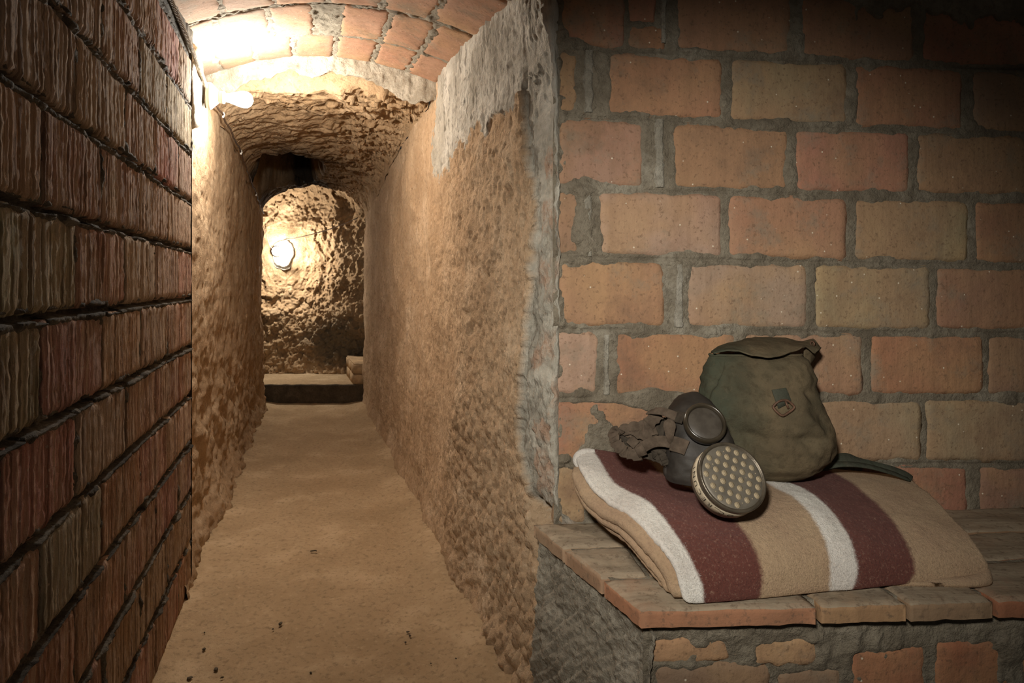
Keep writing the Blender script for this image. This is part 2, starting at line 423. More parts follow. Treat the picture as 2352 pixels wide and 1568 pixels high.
# remains of render along the very top right and the patch above the bench corner
top = sstep(joint_z(0, A) - .045 + .03 * lo + .02 * mid, joint_z(0, A) - .035 + .03 * lo + .02 * mid, Z) * sstep(.55, .75, A)
hgt = np.maximum(hgt, -.01 + .016 * top + .002 * mid)
patch = sstep(.66, .56, np.abs(A - .10) / .12 + np.abs(Z - .59) / .20 + .35 * lo + .2 * mid)
hgt = np.maximum(hgt, -.012 + .0155 * patch + .0015 * mid)
band = sstep(1, .6, np.abs(A - .20) / .16 + np.abs(Z - .725) / .03 + .5 * lo)
hgt = np.maximum(hgt, -.012 + .0165 * band + .0015 * mid)
grid_obj('mortar', B(A, hgt, Z), M['mortar'], wall_front)
# pale upright joints left where old mortar stands
for (x0, x1, y0, y1) in [(1338, 1366, 116, 258), (1501, 1529, 274, 430), (1516, 1531, 0, 100), (1334, 1362, 440, 588), (1548, 1572, 606, 750), (1384, 1402, 768, 905)]:
    a0, zt = on_wall(x0, y0); a1, zb = on_wall(x1, y1)
    aa, zz = np.meshgrid(np.linspace(a0, a1, 14), np.linspace(zb, zt, 60)); q = np.stack([aa, zz, 0 * aa], -1)
    ed = np.minimum(aa - a0, a1 - aa) / (a1 - a0)
    hh = -.006 + .0105 * sstep(0, .28, ed + .12 * fbm(q, 40, 3)) + .002 * fbm(q, 45, 3)
    grid_obj('mortar_strip', B(aa + .003 * fbm(q, 18, 2), hh, zz), M['mortar_pale'] if 'mortar_pale' in M else M['mortar'], wall_front)

# ---------------------------------------------------------------- corridor left brick wall (wall_left)
NL = -.362
wall_left = struct(empty('wall_left', tuple(W(1.0, NL, 0)[:3])))
def mapL(A, d, Z): return W(A, NL + d, Z)
def surf_left(A, Bm, seed):
    wob = .0006 * perlin(np.stack([A * 20, Bm * 8, 0 * A + seed], -1))
    r = ridged(np.stack([(A + wob) * 55, Bm * 1.6, 0 * A + seed * 2.3], -1), 1, 1, .6)
    g = sstep(.55, 1.2, ridged(np.stack([(A + wob) * 38, Bm * 1.6, 0 * A + seed * 1.9 + 30], -1), 1, 1))
    q = np.stack([A, Bm, 0 * A + seed], -1)
    return .0013 * r - .0026 * g - .0005 + .002 * fbm(q, 10, 3) + .0018 * fbm(q, 80, 2)
SEND = 2.327
zj = [.930 + .155 * k for k in range(-6, 6)]       # bed joints
left_rects = []
patA = [s_at(x, NL) for x in (176, 288, 357, 411)]; patB = [s_at(x, NL) for x in (97, 235, 324, 385)]
for k in range(len(zj)):
    z0 = zj[k] if k else 0.0
    if k == 0: zlo, zhi = -.01, zj[0]
    else: zlo, zhi = zj[k - 1], zj[k]
    if zhi > 1.80: break
    js = list(patA if k % 2 == 1 else patB); step = .281
    js = [j + R.uniform(-.008, .008) for j in js]
    j = js[0]
    while j > .1: j -= step + R.uniform(-.006, .006); js.insert(0, j)
    if js[-1] < SEND - .04: js.append(SEND)
    else: js[-1] = SEND
    for i in range(len(js) - 1):
        seed += 1
        rc = (js[i] + .003, js[i + 1] - .003, zlo + .0065, zhi - .0065)
        left_rects.append(rc)
        t = R.random(); up = max(0, min(1, (zlo - .95) / .6))
        col = [(.37, .205, .145), (.36, .24, .175), (.35, .27, .205)][0 if t < .5 - .3 * up else 1 if t < .8 - .2 * up else 2]
        col = tuple(x * R.uniform(.85, 1.15) for x in col)
        na = 84 if js[i] > .3 else 40
        brick('brick', mapL, rc, lambda A, b_, s_: surf_left(A, b_, s_) , M['brick_side'], col, wall_left, na=na, nb=16, depth=.04, seed=seed, wob=.004, rnd=.005)
A, Z = np.meshgrid(np.linspace(-.05, SEND + .0, 430), np.linspace(-.02, 1.845, 380))
D = inside_dist(A, Z, left_rects); Q = np.stack([A, Z, 0 * A + 3], -1)
nz = fbm(Q, 22, 3); hi = fbm(Q, 85, 3); lo = fbm(Q, 6, 3)
hj = np.full(A.shape, -.004)
for z in zj:
    off = Z - z - .003 * fbm(np.stack([A, 0 * A + z, 0 * A], -1), 9, 3)
    hj = np.where((off > -.0035) & (off < .0065), -.020, hj)                   # dark open bed joint
    lip = np.exp(-((off + .0075) / .0042) ** 2) * sstep(-.35, .35, nz + .4)
    hj = hj + .007 * lip
hgt = hj + .003 * nz + .0022 * hi
hgt = hgt + .006 * sstep(.1, .8, lo + .5 * nz) * sstep(.03, 0, D) * (hj > -.02) - .018 * sstep(.006, .03, D)
hgt = np.where(Z > zj[11] + .002 if len(zj) > 11 else False, hgt, hgt)
ztop = 1.725
hgt = np.where(Z > ztop, .004 + .003 * nz + .0015 * hi, hgt)                   # rendered band under the vault
grid_obj('mortar', mapL(A, hgt, Z), M['mortar_dark'], wall_left, flip=True)
# end face of the brick wall where it returns to the cut earth
Zr, Nr = np.meshgrid(np.linspace(0, 1.84, 120), np.linspace(NL - .10, NL + .001, 10), indexing='ij')
q = np.stack([Nr * 3, Zr, 0 * Zr], -1)
grid_obj('end_face', W(SEND + .002 + .005 * fbm(q, 12, 3) * sstep(NL, NL - .03, Nr), Nr, Zr), M['mortar_dark'], wall_left)

# ---------------------------------------------------------------- earth tunnel: right wall, left wall, ceiling
def n_right(s): return .505 - .013 * s
def n_left(s): return -.430 + .016 * s
def far(s): return sstep(3.2, 5.4, s)
def z_spring(s): return 1.70 - .20 * far(s)
def rise(s): return .095 + .165 * far(s)
def parch(s): return 3.4 - 1.2 * far(s)

s1 = np.exp(np.linspace(math.log(.93), math.log(5.42), 640)); tz = np.linspace(0, 1, 540)
S, T = np.meshgrid(s1, tz)
TOP = np.where(S < 2.62, 1.80, z_spring(S)); TOP = z_spring(S) + (1.83 - z_spring(S)) * sstep(2.72, 2.55, S)
Z = -.02 + T * (TOP + .02)
Q = np.stack([S, Z, 0 * S], -1)
lo = fbm(Q, 2.2, 4); mid = fbm(Q + 11, 9, 3)
# plaster: everything above a ragged line, and a cement strip hugging the corner
rag = .05 * fbm(np.stack([S * 9, Z * 2.5, 0 * S], -1), 1, 4) + .03 * fbm(Q, 30, 3)
zl = 1.44 - .06 * sstep(1.5, 2.4, S) + rag
upper = sstep(zl - .004, zl + .004, Z) * sstep(2.57 + rag, 2.55 + rag, S)
sb = np.interp(Z, [0, .18, .33, .48, .60, .9, 1.10, 1.25, 1.42, 1.60], [1.06, 1.20, 1.35, 1.445, 1.50, 1.425, 1.42, 1.45, 1.47, 1.6]) + .55 * rag
strip = sstep(sb + .003, sb - .003, S)
pl = np.clip(np.maximum(upper, strip), 0, 1)
cem = np.clip(strip * sstep(1.50, 1.25, Z + .12 * lo) + .75 * upper * sstep(2.25, 2.5, S + .08 * lo), 0, 1)
cem = np.maximum(cem, pl * sstep(.62, .50, Z))
redb = np.zeros_like(S)
zc = np.array([.66, .82, .97, 1.13])
for zz, ww in ((.555, .06), (.66, .03), (.84, .045), (1.0, .05), (1.13, .05), (1.24, .04)):
    redb = np.maximum(redb, sstep(ww, ww * .6, np.abs(Z - zz) + .03 * mid))
redb = redb * sstep(1.42, 1.385, S + .025 * mid) * sstep(.48, .52, Z)
# earth relief: upright pits near the camera, smoother and dustier further in
near = sstep(2.6, 1.6, S + .35 * lo) * .75 + .25
low = sstep(.85, .25, Z + .2 * lo)
pit = ridged(np.stack([S * 34, Z * 13, 0 * S], -1), 1, 3, .6)
wl, wv = worley(np.stack([S * 40, Z * 24, 0 * S + .5], -1))
relief = near * (.0075 * np.clip(pit, -1.5, 1.1) + .010 * (.5 - wl)) + low * (.012 * (.55 - wl) * near + .012 * mid * near)
hole, _ = worley(np.stack([S * 15, Z * 9, 0 * S + 2.5], -1))
relief = relief - .011 * sstep(.26, .13, hole) * near * sstep(-.2, .4, lo + mid) - .004 * sstep(.3, .1, hole) * (1 - near)
fib = fbm(np.stack([S * 60, Z * 17, 0 * S + 7], -1), 1, 3, .6)
relief = relief - .0040 * sstep(.05, .55, fib) * near + .0020 * fib * near + .0016 * fbm(Q, 70, 3)
earth_n = n_right(S) + .022 * lo + .007 * mid - relief * 1.0
earth_n = earth_n - .035 * sstep(.12, 0, Z) * (.6 + .4 * mid)                 # dust banked at the foot
# surface pulled back behind the cement once past the corner
corner = .513
base_pl = .487 + .026 * sstep(1.75, 1.30, S) - .014 * upper + .012 * lo
pn = base_pl - .004 * mid - .0045 * fbm(Q, 42, 4) - .003 * fbm(np.stack([S * 30, Z * 6, 0 * S], -1), 1, 3) - .004 * cem * ridged(Q, 26, 2)
Nn = earth_n * (1 - pl) + np.minimum(pn, earth_n + .02) * pl
slide = (S < sb + .02) & (Z < .47)
back = sstep(sb + .05, sb - .02, S) * sstep(.50, .44, Z)
Nn = Nn + back * .07
keep = ~(((S < 1.312) & (Z > .425)) | (S < 1.045))
wr = grid_obj('wall_right', W(S, Nn, Z), M['earth_wall'], attrs={'plaster': pl * (1 - sstep(.47, .45, Z) * 0), 'cement': cem, 'redbrick': redb}, keep=keep, flip=True)
struct(wr)
# the corner return between plaster and facing wall
ie = int(np.argmax(s1 >= 1.312)); edgeP = W(S, Nn, Z)[:, ie]; rowz = np.where(edgeP[:, 2] > .40)[0]
zz, tt = np.meshgrid(edgeP[rowz, 2], np.linspace(0, 1, 10), indexing='ij')
q = np.stack([zz, tt * .1, 0 * zz], -1)
p0 = edgeP[rowz][:, None] + 0 * zz[..., None]; p1 = B(.006 + 0 * zz, -.006 + 0 * zz, zz)
jit = .006 * fbm(np.stack([zz, 0 * zz, 0 * zz], -1), 14, 4) * np.sin(np.pi * tt)
P = p0 * (1 - tt[..., None]) + p1 * tt[..., None]
P[..., 0] += jit; P[..., 1] -= .010 * np.sin(np.pi * tt) + .5 * jit
on = np.ones_like(zz)
grid_obj('corner_plaster', P, M['earth_wall'], wr, attrs={'plaster': on, 'cement': on * sstep(1.45, 1.25, zz), 'redbrick': 0.8 * sstep(.06, .03, np.abs(np.mod(zz - .58, .31) - .15)) * sstep(1.28, 1.15, zz)})

s2 = np.linspace(2.20, 5.42, 260) ; S, T = np.meshgrid(s2, np.linspace(0, 1, 300))
Z = -.02 + T * (z_spring(S) + .02 + .03)
Q = np.stack([S, Z, 0 * S + 8], -1)
lo = fbm(Q, 2.2, 4); mid = fbm(Q, 9, 3); low = sstep(.9, .1, Z + .2 * lo)
wl, _ = worley(np.stack([S * 34, Z * 26, 0 * S], -1)); hole, _ = worley(np.stack([S * 16, Z * 12, 0 * S + 2], -1))
rel = .003 * ridged(np.stack([S * 30, Z * 14, 0 * S], -1), 1, 2) - .008 * sstep(.24, .12, hole) + low * (.014 * (.5 - wl) + .016 * mid)
Nn = n_left(S) + .02 * lo + .006 * mid + rel + .03 * sstep(.15, 0, Z)
struct(grid_obj('wall_tunnel_left', W(S, Nn, Z), M['earth_left']))

T3, TH = np.meshgrid(np.linspace(0, 1, 460) ** 1.25, np.linspace(0, np.pi, 230))
ca, sa = np.cos(TH), np.sin(TH)
S0 = 2.80 - .42 * (.42 * np.sign(ca) * np.abs(ca) ** .6)
S = S0 + (5.42 - S0) * T3; pe = 2 / parch(S)
nc = (n_right(S) + n_left(S)) / 2; hw = (n_right(S) - n_left(S)) / 2
nn = nc + hw * np.sign(ca) * np.abs(ca) ** pe; zz = z_spring(S) + rise(S) * np.abs(sa) ** pe
Q = np.stack([S, nn, zz], -1)
lo = fbm(Q, 2.6, 4); mid = fbm(Q, 9, 3)
amp = sstep(.02, .30, sa)
dirn = S + .25 * nn
ch = ridged(np.stack([dirn * 22, nn * 8.5, 0 * S + lo], -1), 1, 3, .55)
wl, wv = worley(np.stack([dirn * 24, nn * 13, 0 * S], -1))
wl2, wv2 = worley(np.stack([dirn * 50, nn * 26, 0 * S + 3], -1))
relief = .005 * ch + .024 * (wv - .5) + .013 * (wv2 - .5) + .010 * mid + .0035 * fbm(Q, 50, 3)
rough_right = .6 + .7 * sstep(-.15, .3, nn)
smooth_spot = sstep(.0, .22, np.hypot((S - 2.72) / 1.0, (nn + .02) / .7))
relief = 1.25 * relief * rough_right * (.25 + .75 * smooth_spot) * amp
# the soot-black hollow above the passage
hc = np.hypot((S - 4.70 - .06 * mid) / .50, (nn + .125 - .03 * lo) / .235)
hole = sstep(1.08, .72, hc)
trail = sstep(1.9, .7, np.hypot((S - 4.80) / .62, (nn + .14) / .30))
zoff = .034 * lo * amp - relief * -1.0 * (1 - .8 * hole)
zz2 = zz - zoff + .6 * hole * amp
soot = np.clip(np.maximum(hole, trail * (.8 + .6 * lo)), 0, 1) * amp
zz2 = zz2 + np.maximum(0, 1.98 - zz2) * sstep(.022, .0, T3)
nn2 = nn - (1 - amp) * np.sign(ca) * .01 * mid
struct(grid_obj('ceiling', W(S, nn2, zz2), M['earth_ceiling'], attrs={'soot': soot}, flip=False))

# ---------------------------------------------------------------- brick vault
SKW = .42
def vz(n, s): return 1.856 - .0117 * (n - .03) - .473 * (n - .03) ** 2 + .10 * (s - 2.3)
def mapV(A, d, Nn):
    s = A - SKW * (Nn - .05); return W(s, Nn, vz(Nn, s) - d)
vault = struct(empty('ceiling_vault', tuple(W(1.8, .05, 1.80))))
arcs = [1.03, 1.385, 1.735, 2.085, 2.45, 2.79]
cuts = {4: [-.46, -.345, -.20, -.056, .099, .245, .378, .500], 3: [-.46, -.284, -.124, .02, .099, .245, .378, .505], 2: [-.45, -.25, -.10, .06, .21, .35, .505],
        1: [-.45, -.32, -.17, -.02, .13, .28, .42, .505], 0: [-.45, -.25, -.10, .06, .21, .35, .505]}
vrects = []
def surf_v(A, Bm, seed):
    q = np.stack([A, Bm, 0 * A + seed], -1); return .0025 * fbm(q, 18, 3) + .0012 * fbm(np.stack([A * 20, Bm * 60, 0 * A + seed], -1), 1, 2) + .002 * perlin(q * 4)
for i in range(5):
    for j in range(len(cuts[i]) - 1):
        seed += 1
        n0, n1 = cuts[i][j], cuts[i][j + 1]
        if i == 3 and j == 3: continue
        rc = (arcs[i] + .006, arcs[i + 1] - .006, n0 + .0055, n1 - .0055)
        vrects.append(rc); w = sstep(-.22, .10, (n0 + n1) / 2 + R.uniform(-.06, .06))
        pale, org = np.array((.30, .245, .185)), np.array((.50, .285, .185))
        c = (pale * (1 - w) + org * w) * R.uniform(.86, 1.1)
        brick('brick', mapV, rc, surf_v, M['brick'], tuple(c), vault, na=20, nb=12, seed=seed, wob=.008, rnd=.004)
A, Nn = np.meshgrid(np.linspace(1.0, 2.83, 380), np.linspace(-.47, .52, 230), indexing='ij')
D = inside_dist(A, Nn, vrects); Q = np.stack([A, Nn, 0 * A + 5], -1)
lo = fbm(Q, 9, 3); mid = fbm(Q, 26, 3); hi = fbm(Q, 80, 2)
hgt = -.0025 + .004 * mid + .002 * hi + .006 * sstep(.05, .7, lo + .5 * mid) * sstep(.03, 0, D) - .004 * sstep(0, .01, D) - .012 * sstep(.012, .04, D)
hgt = hgt - .012 * (np.abs(A - arcs[3] - .004 * lo) < .003) * (D < 0)
grid_obj('mortar', mapV(A, hgt, Nn), M['cement'], vault)
# plaster lip closing the end of the vault against the cut earth
TT, Nn = np.meshgrid(np.linspace(0, 1, 40), np.linspace(-.46, .50, 240), indexing='ij')
Q = np.stack([TT * .12, Nn, 0 * TT], -1)
lo = fbm(np.stack([0 * Nn, Nn, 0 * Nn], -1), 7, 4); mid = fbm(Q + 3, 24, 3)
s_e = 2.785 - SKW * (Nn - .05) + .02 * lo
s_l = s_e
drop = .065 + .035 * lo + .04 * sstep(.25, .45, Nn) + .02 * sstep(-.1, -.35, Nn)
sl = s_l - .012 + TT * (.05 + .02 * lo) + .006 * mid
zl_ = vz(Nn, s_l) + .004 - drop * np.sin(np.clip(TT * 1.35, 0, 1) * np.pi / 2) + .05 * sstep(.8, 1.0, TT) + .006 * mid
grid_obj('plaster_lip', W(sl, Nn, zl_), M['plaster'], vault)

# ---------------------------------------------------------------- floor
s4 = np.exp(np.linspace(math.log(.70), math.log(5.9), 340)); S, Nn = np.meshgrid(s4, np.linspace(-.55, .80, 190), indexing='ij')
Q = np.stack([S, Nn, 0 * S], -1)
edge = sstep(.16, 0, n_right(S) - Nn) + .6 * sstep(.12, 0, Nn - n_left(S))
zz = .004 * fbm(Q, 5, 3) + .0022 * fbm(Q, 22, 3) + .0012 * fbm(Q, 70, 3) + .022 * edge
pits, pv = worley(np.stack([S * 26, Nn * 26, 0 * S], -1)); zz = zz - .003 * sstep(.3, .1, pits) * (pv > .62)
struct(grid_obj('floor', W(S, Nn, zz), M['floor'], flip=True))

# ---------------------------------------------------------------- chamber at the end: raised floor, far wall, ledge
FY = 6.02
X, Z = np.meshgrid(np.linspace(-3.05, -.75, 330), np.linspace(.10, 2.05, 290))
Q = np.stack([X, Z, 0 * X], -1); lo = fbm(Q, 2.2, 4); mid = fbm(Q, 8, 3)
rot = np.stack([X * 9 + Z * 7, (Z - .5 * X) * 14, 0 * X], -1)
ch = ridged(rot, 1, 3, .55); wl, wv = worley(np.stack([X * 17, Z * 13, 0 * X], -1)); wl2, wv2 = worley(np.stack([X * 34, Z * 28, 0 * X + 4], -1))
calm = sstep(.05, .5, np.hypot((X + 2.10) / 1.0, (Z - 1.25) / 1.2))
fl = .010 * ch + .038 * (wv - .5) + .026 * (wv2 - .5) + .016 * mid + .005 * fbm(Q, 45, 3)
Yf = FY + .05 * lo - .75 * fl * (.15 + .95 * calm) - .30 * sstep(-2.0, -1.1, X) * sstep(.25, .75, Z) - .04 * sstep(1.0, .2, Z) - .22 * sstep(1.52, 1.95, Z) ** 2
Yf = Yf + .10 * sstep(.12, .03, np.hypot(X + 1.47, (Z - 1.66) * .8)) 
LX, LZ = -2.138, 1.271
wg = np.exp(-(np.hypot(X - LX - .05, Z - LZ) / .24) ** 3); Yf = Yf * (1 - wg) + 5.955 * wg
soot = .9 * sstep(.55, .95, 1.25 - np.hypot((X + 1.55) / .62, (Z - .50) / .50) + .35 * lo)
struct(grid_obj('wall_far', np.stack([X, Yf, Z], -1), M['earth_far'], attrs={'soot': np.clip(soot, 0, 1)}))
X, Y = np.meshgrid(np.linspace(-3.05, -.75, 120), np.linspace(5.0, 6.15, 70)); Q = np.stack([X, Y, 0 * X], -1)
struct(grid_obj('ceiling_far', np.stack([X, Y, 2.0 + .04 * fbm(Q, 6, 4)], -1), M['earth_far'], attrs={'soot': 0 * X}))
# raised floor of the chamber with a worn front edge
X, T = np.meshgrid(np.linspace(-3.05, -.75, 260), np.linspace(0, 1, 60))
q = np.stack([X, T, 0 * X], -1); lo = fbm(np.stack([X, 0 * X, 0 * X], -1), 5, 4)
yr = 5.335 + .008 * lo
Yt = np.where(T < .35, yr, yr + .006 + (T - .35) / .65 * .80); Zt = np.where(T < .35, T / .35 * .150, .153) + .003 * fbm(np.stack([X, Yt, 0 * X], -1), 12, 3)
Yt = Yt + (T < .35) * .006 * fbm(np.stack([X, T * .4, 0 * X], -1), 9, 3)
M['riser'] = m_mortar('riser_painted_shade', (.115, .085, .055), (.06, .045, .03), (.16, .125, .085))  # shade on the front of the step, put into its dark colour
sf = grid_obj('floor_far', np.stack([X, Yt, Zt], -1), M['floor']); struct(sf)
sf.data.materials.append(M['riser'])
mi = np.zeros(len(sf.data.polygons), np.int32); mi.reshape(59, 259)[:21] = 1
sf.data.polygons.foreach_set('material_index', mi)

# ---------------------------------------------------------------- bulkhead lamps with bare bulbs
M['porcelain'] = m_plain('porcelain', (.78, .74, .66), .35, .5, nscale=6, var=.05, bump=0)
M['gasket'] = m_plain('gasket', (.10, .075, .05), .8, .2, bump=0)
def lamp(base, axis, sc, label, strength):
    t = empty('bulb_lamp', tuple(base)); tag(t, label, 'lamp', 'bare bulbs on porcelain sockets')
    base = np.array(base)
    obj('backing_plate', lathe_mesh('backing_plate', [(0, .001), (0, .044 * sc), (.005 * sc, .044 * sc), (.005 * sc, .001)], base, axis, 28), M['gasket'], t)
    obj('socket_base', lathe_mesh('socket_base', [(.005 * sc, .001), (.005 * sc, .046 * sc), (.009 * sc, .048 * sc), (.016 * sc, .048 * sc), (.020 * sc, .046 * sc), (.040 * sc, .026 * sc), (.043 * sc, .0235 * sc), (.043 * sc, .001)], base, axis, 32), M['porcelain'], t)
    obj('socket_collar', lathe_mesh('socket_collar', [(.043 * sc, .001), (.043 * sc, .0225 * sc), (.062 * sc, .0225 * sc), (.064 * sc, .021 * sc), (.064 * sc, .001)], base, axis, 28), M['porcelain'], t)
    prof = [(.064, .014), (.075, .0155), (.095, .021), (.115, .028), (.128, .0300), (.140, .0285), (.150, .022), (.156, .013), (.1585, .005), (.159, .0005)]
    obj('bulb', lathe_mesh('bulb', [(d * sc, r * sc) for d, r in prof], base, axis, 14), m_emit('bulb_glow', BULB_COLOR, strength), t)
    return t
NV = (N2[0], N2[1], 0)
lb = W(2.555, -.352, CAMH + .672)
lamp(lb, (N2[0], N2[1], -.03), 1.0, 'bare white bulb on a round porcelain socket fixed to the left wall under the vault', BULB_NEAR)
lf = at(636, 577, 5.94)
lamp(lf, (.33, -1, -.03), .95, 'small far bulb seen head-on on the rough wall at the end of the passage', BULB_FAR)
# plaster the near lamp is bedded in, and the patch behind the far one
tt, aa = np.meshgrid(np.linspace(0, 1, 26), np.linspace(0, 2 * np.pi, 60), indexing='ij')
rr = 1 + .16 * fbm(np.stack([np.cos(aa), np.sin(aa), 0 * aa], -1), 1.6, 3)
ss = 2.47 + tt * rr * (.16 + .02 * np.cos(aa)) * np.cos(aa); zz = 1.66 + tt * rr * .17 * np.sin(aa) - .02 * np.maximum(0, -np.sin(aa)) * tt
q = np.stack([ss, zz, 0 * ss], -1)
nn = -.353 - .07 * sstep(.72, 1.0, tt) + .004 * fbm(q, 25, 3) - .012 * tt
lp = grid_obj('plaster_patch', W(ss, nn, zz), M['plaster'], wall_left, flip=True)
rr = 1 + .14 * fbm(np.stack([np.cos(aa), np.sin(aa), 0 * aa + 4], -1), 1.4, 3)
xx = lf[0] + .055 + tt * rr * .115 * np.cos(aa); zz = lf[2] - .015 + tt * rr * .15 * np.sin(aa); q = np.stack([xx, zz, 0 * xx], -1)
yy = 5.946 + .03 * sstep(.75, 1, tt) + .002 * fbm(q, 20, 3)
wf = bpy.data.objects['wall_far']
grid_obj('plaster_patch', np.stack([xx, yy, zz], -1), M['plaster'], wf, flip=True)

# ---------------------------------------------------------------- cables
M['cord'] = m_plain('cord', (.30, .27, .22), .8, .2, nscale=60, var=.3, bump=0)
M['cord_dark'] = m_plain('cord_dark', (.13, .08, .05), .8, .2, nscale=60, var=.3, bump=0)
M['clip'] = m_plain('clip', (.75, .72, .66), .5, .4, bump=0)
def helix(path, r, turns, ph):
    path = np.asarray(path); n = len(path); T = np.gradient(path, axis=0); T /= np.linalg.norm(T, axis=1)[:, None]
    up = np.array([0, 0, 1.0]); Nn = up - T * (T @ up)[:, None]; Nn /= np.linalg.norm(Nn, axis=1)[:, None]; Bn = np.cross(T, Nn)
    a = np.linspace(0, turns * 2 * np.pi, n) + ph
    return path + r * (np.cos(a)[:, None] * Nn + np.sin(a)[:, None] * Bn)
t = empty('twisted_cable', tuple(W(1.9, NL + .012, 1.73))); tag(t, 'pale twisted two-core cable running along the top of the left brick wall to the lamp', 'cable')
path = smooth_path([W(1.15, NL + .012, 1.735), W(1.6, NL + .013, 1.737), W(2.0, NL + .012, 1.728), W(2.35, NL + .012, 1.705), W(2.50, -.343, 1.668)], 700)
for ph in (0, math.pi): obj('core', tube_mesh('core', helix(path, .0038, 80, ph), .0034, 6), M['cord'], t)
pth = [at(471, 292, 2.62), at(489, 333, 2.86), at(508, 372, 3.1), at(534, 412, 3.45), at(551, 445, 3.75), at(575, 470, 4.2), at(604, 507, 5.0)]
# keep the cord in the angle between tunnel wall and ceiling
pth2 = []
for k, s in enumerate([2.62, 2.8, 3.05, 3.35, 3.7, 4.1, 4.6, 5.2]):
    pth2.append(W(s, n_left(s) + .028, z_spring(s) + .005 - .012 * (k % 2)))
t = empty('ceiling_cord', tuple(pth2[0])); tag(t, 'thin brown cord clipped along the top of the tunnel left wall behind the lamp', 'cable')
pp = smooth_path(pth2, 240); q = pp.copy(); pp = pp + .006 * np.stack([fbm(q, 9, 2), fbm(q + 5, 9, 2), fbm(q + 9, 9, 2)], -1)
obj('cord', tube_mesh('cord', pp, .0042, 7), M['cord_dark'], t)
for k in (70, 140, 205):
    c = pp[k]; obj('clip', tube_mesh('clip', [c + (0, -.004, -.012), c + (.004, -.004, 0), c + (.002, -.003, .012)], [.005, .006, .004], 6), M['clip'], t)
t = empty('lamp_wire', tuple(lf)); tag(t, 'thin dark wire reaching the far bulb lamp from both sides of the rough end wall', 'cable')
for pts in ([(606, 520, 5.85), (613, 543, 5.88), (619, 562, 5.90), (627, 573, 5.92)], [(646, 571, 5.92), (652, 553, 5.88), (672, 548, 5.86), (704, 541, 5.82), (748, 529, 5.76), (790, 514, 5.69), (822, 500, 5.62)]):
    obj('wire', tube_mesh('wire', smooth_path([at(*p) for p in pts], 50), .0045, 6), M['cord_dark'], t)

# ---------------------------------------------------------------- masonry bench
BT = CAMH - .515                       # height of the seat
bench = empty('masonry_bench', tuple(B(.6, .2, 0)))
tag(bench, 'low built-in masonry bench topped with worn terracotta tiles along the brick wall', 'bench')
def dfront(a): return .385 + .041 * a
def left_edge(d): return -.046 + .312 * (d - .016)
def m_tile():
    m, t, b = nt('bench_tile'); k = NB(t); p = k.pos(); oi = k.n('ShaderNodeObjectInfo')
    c = k.mix(k.ramp(k.noise(p, 12, 5, .6), [(.36, 0), (.64, 1)]), k.mix(.45, oi.outputs['Color'], (.22, .12, .07)), oi.outputs['Color'])
    g = k.n('ShaderNodeNewGeometry'); sx = k.n('ShaderNodeSeparateXYZ'); k.link(g.outputs['True Normal'], sx.inputs[0])
    dust = k.mix(k.ramp(k.noise(k.pos(scale=(6, 40, 20)), 1, 5, .65), [(.35, 0), (.66, 1)]), (.25, .195, .135), (.40, .325, .23))
    f = k.math('MULTIPLY', k.ramp(sx.outputs[2], [(.5, 0), (.95, 1)]), k.ramp(k.noise(p, 9, 5, .65), [(.28, .55), (.5, 1)]))
    c = k.mix(f, c, dust); c = k.mix(k.ramp(k.noise(p, 70, 4, .7), [(.34, .6), (.46, 0)]), c, (.13, .09, .06))
    k.link(c, b.inputs['Base Color'])
    k.bump(b, k.math('ADD', k.noise(p, 60, 6, .7), k.noise(k.pos(scale=(8, 90, 40)), 1, 4)), .55, .003); return m
M['tile'] = m_tile()
def tile(a0, a1, d0, d1, col, slant=False, n=(24, 14)):
    global seed; seed += 1
    a = np.linspace(0, 1, n[0]); d = np.linspace(0, 1, n[1]); Dm, Am = np.meshgrid(d, a, indexing='ij')
    dd0, dd1 = d0, d1
    def pos(u, v, z):
        dep = dd0 + v * (dd1 - dd0)
        if d1 > .37: dep = dd0 + v * (dfront(a0 + u * (a1 - a0)) - dd0)
        lo_ = left_edge(dep) if slant else a0
        return B(lo_ + u * (a1 - lo_), dep, z)
    L = []
    e = lambda u, v: np.minimum(np.minimum(u * (a1 - a0), (1 - u) * (a1 - a0)), np.minimum(v * (d1 - d0), (1 - v) * (d1 - d0)))
    us = np.concatenate([[0, 0], a, [1, 1]]); vs = np.concatenate([[0, 0], d, [1, 1]]); V_, U_ = np.meshgrid(vs, us, indexing='ij')
    iu = np.arange(len(us)); iv = np.arange(len(vs)); IV, IU = np.meshgrid(iv, iu, indexing='ij')
    ring = np.minimum(np.minimum(IU, len(us) - 1 - IU), np.minimum(IV, len(vs) - 1 - IV))
    q = np.stack([U_ * (a1 - a0) + a0, V_ * .14 + d0, 0 * U_ + seed], -1)
    z = BT + .002 * fbm(q, 12, 3) + .0012 * fbm(q, 60, 2) - .004 * (1 - np.clip(e(U_, V_) / .008, 0, 1)) ** 2
    P = pos(U_, V_, z)
    jit = np.stack([fbm(q, 35, 3), fbm(q + 3, 35, 3), 0 * U_], -1) * .0025
    P = P + jit * (ring <= 2)[..., None]
    P[..., 2] = np.where(ring == 0, BT - .030 + .0015 * fbm(q, 40, 2), np.where(ring == 1, BT - .011 + .001 * fbm(q, 40, 2), P[..., 2]))
    ctr = P.reshape(-1, 3).mean(0); o = grid_obj('tile', P, M['tile'], bench, origin=tuple(float(x) for x in ctr), flip=True); o.color = (*col, 1)
    return o
TC = [(.40, .27, .155), (.37, .235, .13), (.43, .29, .17), (.34, .225, .13)]
def tcol(f=1): c = R.choice(TC); return tuple(x * R.uniform(.9, 1.08) * f for x in c)
